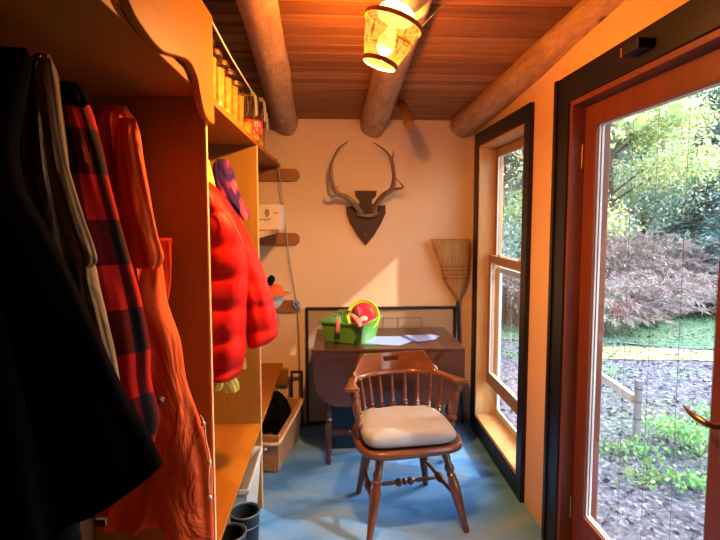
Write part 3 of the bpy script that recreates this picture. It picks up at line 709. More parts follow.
tag(o, 'navy trousers hanging behind the red puffer jacket', 'trousers')
yg = empty('yellow_glove', (0, 0, 0)); tag(yg, 'crumpled yellow glove hanging below the red puffer jacket', 'glove')
cloth('glove_palm', [(370, 221, 231), (378, 218, 236), (386, 219, 239), (391, 224, 238)], 2.05, .05, M['yellow'], yg, 5, .2, seed=1)
cloth('glove_cuff', [(380, 215, 224), (386, 213, 223), (390, 215, 221)], 2.02, .03, M['yellow'], yg, 5, .2, seed=5)
cloth('glove_thumb', [(358, 241, 245), (364, 240, 246), (369, 242, 246)], 2.06, .02, M['yellow'], yg, 5, .2, seed=3)

# ------------------------------------------------------------------ under the bench
def boot(px, py, label, rz):
    p = atZ(px, py, .33); t = empty('rubber_boot', (p.x, p.y, 0), rz); tag(t, label, 'boot', 'blue rubber boots under the bench')
    rings = [(-.0, .0, .05, .095), (-.0, .02, .05, .10), (0, .06, .05, .095), (0.0, .1, .047, .07), (0, .16, .047, .052), (0, .25, .052, .056), (0, .33, .058, .06)]
    mb = MB(); sg = 24
    for k, (x_, z_, rx, ry) in enumerate(rings):
        yo = -(ry - .055) if k < 4 else 0
        for j in range(sg): a = 2 * math.pi * j / sg; mb.v.append((x_ + rx * math.cos(a), yo + ry * math.sin(a), z_ + .004))
    for (z_, k_) in ((.33, .9), (.25, .88), (.16, .85)):
        for j in range(sg): a = 2 * math.pi * j / sg; mb.v.append((.055 * k_ * math.cos(a), .057 * k_ * math.sin(a), z_ + .004))
    nr = len(rings) + 3
    for i in range(nr - 1):
        for j in range(sg): a, b_ = i * sg + j, i * sg + (j + 1) % sg; mb.f.append((a, b_, b_ + sg, a + sg))
    mb.f.append(tuple(range(sg))); mb.f.append(tuple((nr - 1) * sg + j for j in range(sg)))
    mb.build('boot_shaft', M['boot'], t)
    a = MB(); a.tube([(.059 * math.cos(2 * math.pi * j / 24), .061 * math.sin(2 * math.pi * j / 24), .335) for j in range(25)], .004, 6); a.build('boot_rim', M['bootrim'], t)
    MB().tube([(.057 * math.cos(2 * math.pi * j / 24), .059 * math.sin(2 * math.pi * j / 24), .285) for j in range(25)], .003, 6).build('boot_band', M['bootrim'], t)
    return t
boot(245, 512, 'dark blue rubber boot standing farther back under the bench', R(90))
boot(230, 534, 'dark blue rubber boot standing nearer under the bench edge', R(100))
tb = empty('storage_tub', (-.50, 2.27, 0)); tag(tb, 'cloudy white plastic storage tub under the bench behind the boots', 'tub')
q = MB(); 
def frus(mb, hx0, hy0, hx1, hy1, z0, z1, th):
    def ring(hx, hy, z): return [(-hx, -hy, z), (hx, -hy, z), (hx, hy, z), (-hx, hy, z)]
    vs = ring(hx0, hy0, z0) + ring(hx1, hy1, z1) + ring(hx1 - th, hy1 - th, z1) + ring(hx0 - th, hy0 - th, z0 + th)
    fs = [(3, 2, 1, 0)]
    for k in range(3):
        for j in range(4): a, b_ = k * 4 + j, k * 4 + (j + 1) % 4; fs.append((a, b_, b_ + 4, a + 4))
    fs.append((12, 13, 14, 15)); mb.add(vs, fs); return mb
frus(q, .09, .17, .115, .20, .003, .36, .005).build('tub_body', M['milk'], tb, False, .008)
r_ = MB()
for (a, b_, c_, d_) in ((-.122, .122, -.207, -.201), (-.122, .122, .201, .207), (-.122, -.116, -.207, .207), (.116, .122, -.207, .207)): r_.box(a, b_, c_, d_, .345, .365)
r_.build('tub_rim', M['milk'], tb, False, .002)

# small chest with drawer and corded rim
A = atZ(278, 473, 0); B = atZ(298, 441, 0)
ch = empty('wooden_chest', (A.x, A.y, 0), math.atan2(B.y - A.y, B.x - A.x) - math.pi / 2); tag(ch, 'small tan wooden chest with corded rim standing on the floor beyond the cubby', 'chest')
L_ = (B - A).length
body = MB()
zf, zb_ = .235, .30
def cv(x, y, z): return (x, y, z)
bot = [(-.24, 0), (0, 0), (0, L_), (-.24, L_)]; top = [(-.26, -.012), (.012, -.012), (.03, L_ + .02), (-.26, L_ + .02)]
vs = [(x, y, .003) for x, y in bot] + [(top[0][0], top[0][1], zf), (top[1][0], top[1][1], zf), (top[2][0], top[2][1], zb_), (top[3][0], top[3][1], zb_)]
inn = [(-.245, .003, zf), (-.003, .003, zf), (.013, L_ + .005, zb_), (-.245, L_ + .005, zb_)]; inb = [(-.225, .015, .14), (-.015, .015, .14), (-.015, L_ - .015, .14), (-.225, L_ - .015, .14)]
vs += inn + inb; fs = [(3, 2, 1, 0)]
for k in range(3):
    for j in range(4): a, b_ = k * 4 + j, k * 4 + (j + 1) % 4; fs.append((a, b_, b_ + 4, a + 4))
fs.append((12, 13, 14, 15)); body.add(vs, fs); body.build('chest_body', M['crate'], ch, False, .003)
dw = MB().box(-.225, -.012, -.008, .002, .012, .105).build('drawer', M['crate'], ch, False, .002)
MB().lathe([(0, .005), (.5, .011), (1, .006)], (-.07, -.010, .155), (-.07, -.032, .155), 12).build('knob', M['knob'], ch)
MB().tube(bez([(-.262, -.02, .190), (-.1, -.024, .185), (.004, -.018, .190), (.018, .02, .205), (.030, L_ * .5, .245), (.040, L_ + .015, .30)], 5), .010, 8, .2).build('rim_cord', M['rope'], ch)
ct = MB(); 
cl = cloth('dark_bag', [(392, 268, 276), (398, 263, 285), (408, 260, 290), (418, 260, 291), (428, 262, 286)], 3.16, .14, M['blackcloth'], None, 6, .2, seed=3)
tag(cl, 'crumpled black bag stuffed into the open wooden chest', 'bag')
o = MB()
wf = empty('wire_stand', (0, 0, 0)); tag(wf, 'black flat-bar metal stand against the back wall beside the chest', 'stand')
a1, a2 = atY(290.5, 372, 3.52), atY(303, 373.5, 3.52)
MB().box(a1.x, a1.x + .016, 3.51, 3.53, .003, a1.z + .008).box(a1.x + .016, a2.x - .016, 3.51, 3.53, a1.z - .008, a1.z + .008).box(a2.x - .016, a2.x, 3.51, 3.53, .003, a1.z + .008).build('stand_frame', M['black'], wf, False, .002)
a1, a2 = atY(262, 385, 3.57), atY(288, 369, 3.57)
o = box('wood_offcut', M['cleat'], a1.x, a2.x, 3.555, 3.595, a1.z, a2.z); tag(o, 'brown plank on edge against the back wall behind the bench end', 'plank')
o.location.z = 0

# ------------------------------------------------------------------ framed panel leaning behind the table
fp = empty('framed_panel', (0, 3.58, 0)); tag(fp, 'large thin dark-framed taupe panel standing behind the drop-leaf table', 'panel')
x0, x1, zt = atY(305.5, 309, 3.57).x, atY(456, 309, 3.57).x, atY(380, 307, 3.57).z
f = MB(); fw = .02
f.box(x0, x0 + fw, -.015, .012, .003, zt); f.box(x1 - fw, x1, -.015, .012, .003, zt); f.box(x0 + fw, x1 - fw, -.015, .012, zt - fw, zt); f.box(x0 + fw, x1 - fw, -.015, .012, .003, .003 + fw)
f.build('panel_frame', M['black'], fp, False, .002)
MB().box(x0 + fw, x1 - fw, -.004, .006, .003 + fw, zt - fw).build('panel_face', M['panel'], fp, False)
pa, pb = atY(383, 318, 3.575), atY(425, 330, 3.575); pm = atY(398, 318, 3.575).x; pc_ = atY(420, 318, 3.575).x
l_ = MB(); t_ = .0015
for (a, b_, c_, d_) in ((pa.x, pb.x - .03, pa.z - t_, pa.z + t_), (pa.x, pb.x, pb.z - t_, pb.z + t_), (pa.x - t_, pa.x + t_, pb.z, pa.z), (pm - t_, pm + t_, pb.z, pa.z), (pb.x - .03 - t_, pb.x - .03 + t_, pb.z, pa.z)):
    l_.box(a, b_, -.0065, -.0045, c_, d_)
l_.build('panel_lines', M['ink'], fp, False)

# ------------------------------------------------------------------ drop-leaf table
TZ = .745
tx0, tx1 = atZ(313.5, 349, TZ).x, atZ(466.5, 349, TZ).x; ty0 = atZ(390, 349, TZ).y; ty1 = 3.50
dt = empty('drop_leaf_table', ((tx0 + tx1) / 2, (ty0 + ty1) / 2, 0)); tag(dt, 'dark mahogany drop-leaf table with rounded hanging leaf against the back wall', 'table')
hx = (tx1 - tx0) / 2; hy = (ty1 - ty0) / 2
MB().box(-hx, hx, -hy, hy, TZ - .02, TZ).build('tabletop', M['table'], dt, False, .005)
def leafpoly(y):
    z0 = .385; z1 = TZ - .022; r = .17; pts = [(-hx, y, z1), (-hx, y, z0 + r)]
    for k in range(1, 10): a = math.pi + math.pi / 2 * k / 9; pts.append((-hx + r + r * math.cos(a), y, z0 + r + r * math.sin(a)))
    for k in range(0, 10): a = -math.pi / 2 + math.pi / 2 * k / 9; pts.append((hx - r + r * math.cos(a), y, z0 + r + r * math.sin(a)))
    pts.append((hx, y, z1)); return pts
MB().prism(leafpoly(-hy), (0, .016, 0)).build('drop_leaf', M['table'], dt, False, .003)
MB().prism(leafpoly(hy - .016), (0, .016, 0)).build('drop_leaf', M['table'], dt, False, .003)
MB().box(-hx + .05, hx - .05, -hy + .07, hy - .07, TZ - .13, TZ - .021).build('apron', M['table'], dt, False, .003)
LEG = [(0, .014), (.02, .02), (.05, .014), (.09, .021), (.12, .014), (.14, .022), (.155, .022)]
def tleg(x, y):
    m_ = MB(); m_.lathe([(z, r) for z, r in LEG], (x, y, 0.002), seg=18)
    m_.box(x - .02, x + .02, y - .02, y + .02, .155, .27)
    m_.lathe([(.27, .018), (.285, .022), (.30, .013), (.32, .021), (.345, .021), (.36, .013), (.40, .019), (.52, .021), (.60, .013), (.61, .02)], (x, y, 0.002), seg=18)
    m_.box(x - .02, x + .02, y - .02, y + .02, .61, TZ - .021)
    return m_.build('leg', M['table_leg'], dt)
lx = atZ(328.5, 471, 0).x - dt.location.x
for (sx, sy) in ((lx, -hy + .055), (-lx, -hy + .055), (lx, hy - .055), (-lx, hy - .055)): tleg(sx, sy)
for sy in (-hy + .055, hy - .055):
    m_ = MB(); m_.box(lx + .0205, lx + .12, sy - .014, sy + .014, .19, .215)
    m_.lathe([(0, .013), (.04, .018), (.08, .010), (.12, .016), (.5, .017), (.88, .016), (.92, .010), (.96, .018), (1, .013)], (lx + .12, sy, .2025), (-lx - .12, sy, .2025), 14)
    m_.box(-lx - .12, -lx - .0205, sy - .014, sy + .014, .19, .215)
    m_.build('stretcher', M['table_leg'], dt)
ub = empty('teal_bin', (.18, 3.29, 0)); tag(ub, 'dark teal plastic bin standing on the floor under the table', 'bin')
frus(MB(), .19, .11, .21, .125, .003, .36, .006).build('bin_body', M['teal'], ub, False, .01)
MB().box(-.222, .222, -.137, .137, .361, .378).build('bin_lid', M['black'], ub, False, .005)
o = box('black_case', M['black'], .50, .72, 3.2, 3.38, .003, .30, None, .01); tag(o, 'black case on the floor under the right end of the table', 'case')

# broom, bristles up, in the corner
Yb = 3.53
bm0 = empty('straw_broom', (0, 0, 0)); tag(bm0, 'straw broom standing bristles up in the corner by the window', 'broom')
h0 = Vector((atY(462, 437, 3.54).x, 3.545, .004)); h1 = atY(457.5, 297, 3.54)
MB().tube([h0, h1], .0135, 14).build('broom_handle', M['handle_blue'], bm0)
rows = [(299, 455.5, 459.5), (292, 454, 461), (286, 450, 463), (278, 445, 466), (268, 441, 468), (255, 438, 469), (240, 433, 470), (238.5, 430.5, 470.5)]
rows = [(239, 430.5, 470.5), (248, 433.5, 470), (258, 437.5, 469.5), (268, 440.5, 469), (278, 443.5, 467.5), (287, 448.5, 464), (293, 453, 461), (299, 455.5, 459.8)]
br_ = cloth('broom_bristles', rows, 3.53, .055, M['bristle'], bm0, 20, .05, 60)
for k, py in enumerate((266, 270, 274, 278)):
    A, B = atY(439.5 + k * .9, py, 3.53), atY(469.3 - k * .5, py, 3.53); c0 = (A + B) / 2; hw = (B - A).length / 2
    MB().tube([c0 + Vector((math.cos(t) * hw * 1.01, math.sin(t) * .0325, 0)) for t in [2 * math.pi * j / 28 for j in range(29)]], .0022, 6).build('stitching', M['red'], bm0)
MB().lathe([(0, .016), (.5, .018), (1, .014)], h1 + Vector((0, 0, -.03)), h1 + Vector((0, 0, .015)), 14).build('ferrule', M['bristle'], bm0)

# ------------------------------------------------------------------ things on the table
z0 = TZ + .001
A = atZ(361, 345, z0); B = atZ(325, 341, z0); C = atZ(379, 334.5, z0)
ang = math.atan2((A - B).y, (A - B).x)
lw = (A - B).length / 2 * 1.0; ld = .13
ax = (A - B).normalized(); ay = Vector((-ax.y, ax.x, 0))
cen = A - ax * lw + ay * ld
gt = empty('green_tub', (cen.x, cen.y, z0), ang); tag(gt, 'green plastic wash tub holding toys on the left of the table', 'tub')
frus(MB(), lw, ld, lw + .022, ld + .018, 0, .135, .005).build('tub_body', M['green'], gt, False, .014)
q = MB(); HX, HY = lw + .022, ld + .018
for (a, b_, c_, d_) in ((-HX - .013, HX + .013, -HY - .013, -HY), (-HX - .013, HX + .013, HY, HY + .013), (-HX - .013, -HX, -HY, HY), (HX, HX + .013, -HY, HY)): q.box(a, b_, c_, d_, .122, .137)
q.build('tub_rim', M['green'], gt, False, .003)
pw = atY(363, 316, 3.22)
wm = empty('melon_dish', pw); wm.rotation_euler = (R(70), 0, R(-14)); tag(wm, 'round dish coloured like a cut watermelon propped in the green tub', 'dish')
MB().lathe([(-.004, .02), (-.004, .102), (.004, .112), (.012, .108), (.004, .09), (0.0, .02)], seg=40).build('dish_rim', M['lime'], wm)
MB().lathe([(0.001, .093), (.005, .088), (.007, .06), (.007, .02), (.007, .002)], seg=40).build('dish_centre', M['melon'], wm)
def strap(pts, w_, m_, name, parent):
    pts = [Vector(p) for p in bez(pts, 5)]; return MB().tube(pts, w_, 10, flat=.22, up=Vector((1, 0, 0))).build(name, m_, parent)
st = empty('pink_strap', (0, 0, 0)); tag(st, 'salmon pink buckled strap lying in the tub over its corner', 'strap')
strap([atY(350, 314, 2.99), atY(354, 316, 2.96), atY(359, 321.5, 2.94), atY(361, 326, 2.94)], .017, M['pink'], 'webbing', st)
strap([atY(357, 323, 2.96), atY(362, 319, 2.96), atY(367, 318, 3.00)], .014, M['card'], 'loop', st)
MB().box(-.016, .016, -.005, .005, -.014, .014).build('buckle', M['black'], st, False, .003, loc=atY(358, 329, 2.935))
st2 = empty('pink_strap', (0, 0, 0)); tag(st2, 'salmon pink buckled strap hanging over the left side of the tub', 'strap')
p_ = atY(338, 326, 3.02)
strap([atY(338, 318.5, 3.06), atY(338, 321, 3.02), atY(338, 326, 3.015), atY(337.5, 332, 3.03)], .013, M['pink'], 'webbing', st2)
MB().box(-.015, .015, -.004, .004, -.028, .010).build('buckle', M['black'], st2, False, .003, loc=atY(337.5, 335, 3.03))
o = MB().lathe([(0, .01), (.3, .045), (.6, .05), (1, .02)], atY(352, 314, 3.14), atY(362, 312, 3.14), 16).build('toy_ball', M['red']); tag(o, 'dull red toy in the green tub in front of the watermelon dish', 'toy')
o = MB()
rnd = random.Random(5); p0 = atY(342, 315.5, 3.12)
for k in range(26):
    a = rnd.uniform(0, 6.28); e_ = rnd.uniform(.02, .065)
    o.tube(bez([p0, p0 + Vector((math.cos(a) * e_ * .6, math.sin(a) * e_ * .6, .03)), p0 + Vector((math.cos(a) * e_ * 1.3, math.sin(a) * e_, rnd.uniform(-.005, .03)))], 3), .0045, 5)
o = o.build('tangled_twine', M['olive']); tag(o, 'bunch of tangled lime green twine lying in the green tub', 'twine')
def paper(pix, m_, lab, dz):
    pts = [atZ(x, y, z0 + dz) for x, y in pix]; o = MB().prism(pts, (0, 0, .0015)).build('paper_map', m_, None, False); tag(o, lab, 'map', 'papers on the table'); return o
paper([(362, 344.5), (370, 336.5), (403, 336.5), (412, 341), (399, 345.5)], M['paper_w'], 'pale blue folded map lying nearest the green tub', 0)
paper([(401, 336.8), (408, 334.2), (424, 341.5), (414, 342.2)], M['paper_d'], 'narrow slate blue folder between the pale maps', .002)
paper([(405, 335.5), (432, 334.5), (440, 336.2), (434, 339.6), (418, 341.8)], M['paper_w'], 'pale blue map at the right end of the papers', .004)

# ------------------------------------------------------------------ antler mount
am = empty('antler_mount', (0, 0, 0)); tag(am, 'pair of deer antlers mounted on a dark arrowhead plaque on the back wall', 'antlers')
def zp(x, y): return (310 + x / 4, 120 + y / 4)
pl_ = [(180, 283), (268, 283), (264, 305), (250, 318), (247, 332), (262, 345), (302, 341), (303, 372), (284, 415), (256, 462), (223, 502), (190, 462), (162, 415), (146, 375), (144, 346), (186, 345), (198, 334), (197, 318), (184, 308)]
pts = [atY(*zp(x, y), YB - .022) for x, y in pl_]
MB().prism(pts, (0, .021, 0)).build('plaque', M['plaque'], am, False, .003)
def ant(name_pts, r0, r1, Ys):
    P = [Vector(atY(*zp(x, y), Yk)) for (x, y), Yk in zip(name_pts, Ys)]; Q = bez([tuple(p) for p in P], 7)
    n_ = len(Q); return Q, [r0 + (r1 - r0) * (i / (n_ - 1)) ** 1.5 for i in range(n_)]
a = MB()
Q, rr = ant([(207, 376), (185, 345), (150, 312), (112, 295), (92, 262), (84, 210), (92, 160), (115, 115), (149, 88)], .021, .004, [3.56, 3.52, 3.47, 3.43, 3.40, 3.38, 3.38, 3.40, 3.43]); a.tube(Q, rr, 12, .12)
Q, rr = ant([(112, 297), (90, 302), (74, 294), (71, 266)], .014, .003, [3.43, 3.41, 3.38, 3.35]); a.tube(Q, rr, 10, .1)
Q, rr = ant([(100, 286), (106, 274), (116, 262)], .007, .002, [3.43, 3.44, 3.46]); a.tube(Q, rr, 8)
a.build('left_antler', M['bone'], am, ang=60)
a = MB()
Q, rr = ant([(255, 374), (262, 345), (290, 305), (325, 278), (336, 235), (332, 190), (322, 150), (300, 122), (255, 90)], .021, .004, [3.56, 3.52, 3.47, 3.43, 3.40, 3.38, 3.38, 3.40, 3.43]); a.tube(Q, rr, 12, .12)
Q, rr = ant([(320, 160), (332, 148), (332, 122)], .010, .002, [3.39, 3.38, 3.36]); a.tube(Q, rr, 10, .1)
Q, rr = ant([(322, 280), (345, 276), (368, 272), (374, 262)], .012, .004, [3.43, 3.41, 3.38, 3.36]); a.tube(Q, rr, 10, .1)
Q, rr = ant([(371, 268), (360, 250), (345, 233)], .006, .002, [3.37, 3.35, 3.33]); a.tube(Q, rr, 8)
a.build('right_antler', M['bone'], am, ang=60)
Q, rr = ant([(190, 374), (207, 381), (232, 383), (256, 379), (268, 370)], .014, .014, [3.555, 3.545, 3.54, 3.545, 3.555]); MB().tube(Q, rr, 12, .1).build('skull_cap', M['bone'], am)
for (x, y) in ((223, 308), (223, 458)):
    p = atY(*zp(x, y), YB - .023); MB().lathe([(0, .006), (.6, .006), (1, .002)], p, p + Vector((0, -.005, 0)), 12).build('screw', M['brass'], am)

# ------------------------------------------------------------------ captain's chair
FLp, FRp, BLp, BRp = atZ(367, 540, 0), atZ(466, 534, 0), atZ(354, 495, 0), atZ(422, 482, 0)
cc_ = (FLp + FRp + BLp + BRp) / 4
CHX, CHY, CHR = 0.357, 2.465, R(9.5)
cr = empty('captains_chair', (CHX, CHY, 0), CHR); tag(cr, 'brown turned captain\'s chair with slotted crest in front of the table', 'chair')
SZ = .43
# saddle seat
sec = []
for k in range(40):
    a = 2 * math.pi * k / 40; ca, sa = math.cos(a), math.sin(a)
    x = math.copysign(abs(ca) ** .42, ca) * .272; yv = math.copysign(abs(sa) ** .5, sa) * .222
    if sa > 0: x *= 1 - .12 * sa
    sec.append((x, yv))
m_ = MB(); n_ = len(sec)
for (k_, z_) in ((.93, SZ - .042), (.985, SZ - .034), (1.0, SZ - .02), (.985, SZ - .004), (.95, SZ), (.80, SZ - .005), (.5, SZ - .012), (.05, SZ - .012)):
    m_.v += [(x * k_, y_ * k_, z_) for x, y_ in sec]
for i in range(7):
    for j in range(n_): a, b_ = i * n_ + j, i * n_ + (j + 1) % n_; m_.f.append((a, b_, b_ + n_, a + n_))
m_.f.append(tuple(range(n_))); m_.f.append(tuple(7 * n_ + j for j in range(n_)))
m_.build('seat', M['chair_x'], cr, ang=60)
LP_ = [(0, .013), (.03, .017), (.10, .016), (.42, .025), (.58, .027), (.66, .021), (.69, .024), (.71, .017), (.75, .024), (.79, .024), (.82, .017), (.90, .021), (1, .017)]
lt = {'f': (-.155, .155), 'b': (-.135, .135)}
legs = {}
for sx in (-1, 1):
    for sy, tx, fx_, fy in ((-1, .165, .248, .238), (1, .14, .20, .215)):
        foot = Vector((sx * fx_, sy * fy, .001)); top = Vector((sx * tx, sy * .135, SZ - .043)); legs[(sx, sy)] = (foot, top)
        MB().lathe(LP_, foot, top, 18).build('leg', M['chair'], cr)
def on_leg(k, z):
    f_, t_ = legs[k]; return f_.lerp(t_, (z - f_.z) / (t_.z - f_.z))
BULB = [(0, .008), (.1, .009), (.28, .012), (.34, .008), (.38, .020), (.42, .022), (.46, .010), (.49, .018), (.51, .018), (.54, .010), (.58, .022), (.62, .020), (.66, .008), (.72, .012), (.9, .009), (1, .008)]
SB = [(0, .008), (.2, .010), (.38, .011), (.42, .018), (.5, .023), (.58, .018), (.62, .011), (.8, .010), (1, .008)]
mids = []
for sx in (-1, 1):
    a, b_ = on_leg((sx, -1), .155), on_leg((sx, 1), .175); d_ = (b_ - a).normalized() * .022; MB().lathe(SB, a + d_, b_ - d_, 16).build('stretcher', M['chair'], cr); mids.append((a + b_) / 2)
d_ = (mids[1] - mids[0]).normalized() * .022
MB().lathe(BULB, mids[0] + d_, mids[1] - d_, 16).build('stretcher', M['chair'], cr)
# arm bow: swept flat band
AZ = .675
bow = bez([(-.292, -.065), (-.284, -.01), (-.266, .07), (-.225, .165), (-.125, .232), (0, .250), (.125, .232), (.225, .165), (.266, .07), (.284, -.01), (.292, -.065)], 6)
m_ = MB(); nb = len(bow)
for i, (x, y_) in enumerate(bow):
    a = Vector((*bow[max(0, i - 1)], 0)); b_ = Vector((*bow[min(nb - 1, i + 1)], 0)); t_ = (b_ - a).normalized(); nn = Vector((t_.y, -t_.x, 0))
    s_ = abs(i / (nb - 1) - .5) * 2; hw = .022 + .020 * max(0, (s_ - .66) / .34) ** 1.2
    if s_ > .97: hw *= .75
    zz = AZ + .020 * s_ ** 2
    c0 = Vector((x, y_, zz))
    for (u, v) in ((-1, -.011), (-1, .007), (-.8, .011), (.8, .011), (1, .007), (1, -.011)): m_.v.append(c0 + nn * hw * u + Vector((0, 0, v)))
for i in range(nb - 1):
    for j in range(6): a, b_ = i * 6 + j, i * 6 + (j + 1) % 6; m_.f.append((a, b_, b_ + 6, a + 6))
m_.f.append(tuple(range(6))); m_.f.append(tuple((nb - 1) * 6 + j for j in range(6)))
m_.build('arm_rail', M['chair_x'], cr, ang=50, bevel=.003)
# crest board with a hand slot
NU, NV = 72, 14; m_ = MB(); idx = {}
def crest_pt(u, v):
    x = u * .238; y_ = .257 - 1.9 * x * x * 1.0; 
    au = abs(u)
    ztop = .795 - .010 * math.cos(u * math.pi / .8) if au < .8 else .795 + .0 - (au - .8) / .2 * .0
    ztop = .776 + .016 * (au / .74) ** 2 if au < .74 else .792 - .10 * ((au - .74) / .26) ** 1.3
    z_ = AZ + .009 + (ztop - AZ - .009) * v
    return Vector((x, y_ + .02 * v, z_))
for i in range(NU + 1):
    for j in range(NV + 1): idx[i, j] = len(m_.v); m_.v.append(crest_pt(-1 + 2 * i / NU, j / NV))
for i in range(NU):
    for j in range(NV):
        p = crest_pt(-1 + 2 * (i + .5) / NU, (j + .5) / NV); sx_ = max(0, abs(p.x) - .036); sz_ = p.z - .745
        if sx_ * sx_ + sz_ * sz_ < .0125 ** 2: continue
        m_.f.append((idx[i, j], idx[i + 1, j], idx[i + 1, j + 1], idx[i, j + 1]))
m_.build('crest_rail', M['chair_x'], cr, ang=60, solid=.024, bevel=.004)
SPN = [(0, .007), (.12, .010), (.2, .015), (.27, .013), (.30, .016), (.33, .009), (.37, .015), (.41, .009), (.6, .0115), (.85, .008), (1, .006)]
for k in range(9):
    t_ = (k - 4) / 4; a = math.pi / 2 - t_ * R(66)
    bx_, by_ = .262 * math.cos(a), .27 * math.sin(a) - .02; sx_, sy_ = .225 * math.cos(a), .195 * math.sin(a)
    MB().lathe(SPN, (sx_, sy_, SZ - .003), (bx_, by_, AZ - .004), 12).build('spindle', M['chair'], cr)
PST = [(0, .012), (.08, .016), (.14, .021), (.2, .015), (.24, .022), (.30, .022), (.34, .014), (.5, .018), (.75, .022), (.84, .014), (.88, .022), (.94, .020), (1, .014)]
for sx in (-1, 1):
    MB().lathe(PST, (sx * .242, -.03, SZ - .003), (sx * .276, -.035, AZ + .004), 16).build('arm_post', M['chair'], cr)
# cushion
cu_ = MB(); NU, NV = 48, 24
for j in range(NV + 1):
    ph = -math.pi / 2 + math.pi * j / NV
    for i in range(NU):
        th = 2 * math.pi * i / NU; se = lambda c_, e: math.copysign(abs(c_) ** e, c_)
        x = .235 * se(math.cos(ph), .45) * se(math.cos(th), .32); y_ = .185 * se(math.cos(ph), .45) * se(math.sin(th), .32)
        z_ = .046 * se(math.sin(ph), .8); nz = mnoise.noise(Vector((x * 9, y_ * 9, 3))) * .014 + mnoise.noise(Vector((x * 25, y_ * 25, 8))) * .006
        x *= 1 + .04 * mnoise.noise(Vector((th, z_ * 10, 1))); z_ += (nz + .010 * math.cos(x * 6) ) if z_ > 0 else 0
        cu_.v.append((x * (1 - .08 * (y_ > 0) * y_ / .185), y_, z_))
for j in range(NV):
    for i in range(NU): a, b_ = j * NU + i, j * NU + (i + 1) % NU; cu_.f.append((a, b_, b_ + NU, a + NU))
cs = cu_.build('seat_cushion', M['linen'], None, ang=80); cs.location = (CHX - .005, CHY - .02, SZ + .040); cs.rotation_euler = (0, 0, CHR + R(-3))
tag(cs, 'thick off-white linen cushion lying on the captain\'s chair seat', 'cushion')

# ------------------------------------------------------------------ basket lamp
lamp_b = atY(380, 63, 1.80); lamp_t = atY(396, 12, 1.79)
ax = (lamp_t - lamp_b).normalized(); ax = (ax + Vector((0.02, .0, 0))).normalized()
lm = empty('basket_lamp', lamp_b); lm.rotation_mode = 'QUATERNION'; lm.rotation_quaternion = ax.to_track_quat('Z', 'Y')
tag(lm, 'lit woven basket lamp hanging under the middle log beam', 'lamp')
HS = .145; RB, RT = .060, .103
MB().lathe([(0, RB), (HS * .5, (RB + RT) / 2 + .004), (HS, RT)], seg=40, caps=False).build('lamp_shade', M['shade'], lm)
for (z_, r_) in ((0, RB), (HS, RT)):
    MB().lathe([(-.008, r_ - .001), (-.008, r_ + .004), (.008, r_ + .005), (.008, r_ - .001)], (0, 0, z_), seg=40, caps=False).build('shade_band', M['band'], lm)
bl = MB().lathe([(0, .006), (.008, .022), (.025, .032), (.045, .034), (.07, .025), (.095, .014), (.11, .012)], (0, 0, .03), seg=20).build('light_bulb', M['bulb'], lm)
MB().lathe([(.147, .030), (.152, .058), (.17, .070), (.19, .064), (.205, .045)], seg=24).build('frosted_globe', M['globe'], lm)
def lamp_light(name, z, energy, r):
    ld_ = bpy.data.lights.new(name, 'POINT'); ld_.energy = energy; ld_.color = (1.0, 0.43, 0.10); ld_.shadow_soft_size = r
    lo = bpy.data.objects.new(name, ld_); col.objects.link(lo); lo.parent = lm; lo.location = (0, 0, z); return lo
lamp_light('bulb_light', .012, 92, .03)
lamp_light('globe_light', .235, 24, .02)
pts = [Vector(atY(419, 30, 1.8)), Vector(atY(428, 20, 1.82)), Vector(atY(440, 8, 1.83)), Vector((atY(447, 2, 1.835)))]
o = MB().tube(pts, .0012, 6).build('lamp_wire', M['rope']); tag(o, 'thin wire running from the basket lamp rim up to the ceiling', 'wire')

# ------------------------------------------------------------------ outside
GZ = -.18
g = MB(); nx, ny = 60, 60
def gh(x, y): return GZ + .05 * mnoise.noise(Vector((x * .5, y * .5, 0))) + .02 * mnoise.noise(Vector((x * 2, y * 2, 5))) + max(0, (x - 9) * .03) + max(0, (y - 12) * .05)
def grid(x0, x1, y0, y1, nx, ny, dz, fn=None):
    g = MB()
    for i in range(nx + 1):
        for j in range(ny + 1):
            x = x0 + (x1 - x0) * i / nx; y_ = y0 + (y1 - y0) * j / ny
            if fn: x, y_ = fn(i / nx, j / ny)
            g.v.append((x, y_, gh(x, y_) + dz))
    for i in range(nx):
        for j in range(ny): a = i * (ny + 1) + j; g.f.append((a, a + ny + 1, a + ny + 2, a + 1))
    return g
o = grid(XO + .01, 40, -10, 45, 90, 110, 0).build('ground', M['ground'], ang=80); struct(o)
def band(pa, pb, wa, wb, n_=24):
    def f(u, v):
        p = Vector(pa).lerp(Vector(pb), u); d = (Vector(pb) - Vector(pa)).normalized(); nn = Vector((-d.y, d.x)); w_ = (wa + (wb - wa) * u) * (1 + .25 * mnoise.noise(Vector((u * 6, v > .5, 3))))
        q = p + nn * (v - .5) * w_; return q.x, q.y
    return f
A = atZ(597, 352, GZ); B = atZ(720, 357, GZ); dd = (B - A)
o = grid(0, 1, 0, 1, 30, 8, .012, band((A - dd * .6).xy, (B + dd * .8).xy, .75, .38)).build('sunlit_strip', M['straw'], ang=80); struct(o)  # strip of ground painted paler as if the sun fell on it
o = grid(0, 1, 0, 1, 30, 12, .010, band((A - dd * .8 + Vector((0, 1.7, 0))).xy, (B + dd * 1.5 + Vector((0, 1.7, 0))).xy, 2.2, 2.6)).build('lawn', M['lawn'], ang=80); struct(o)

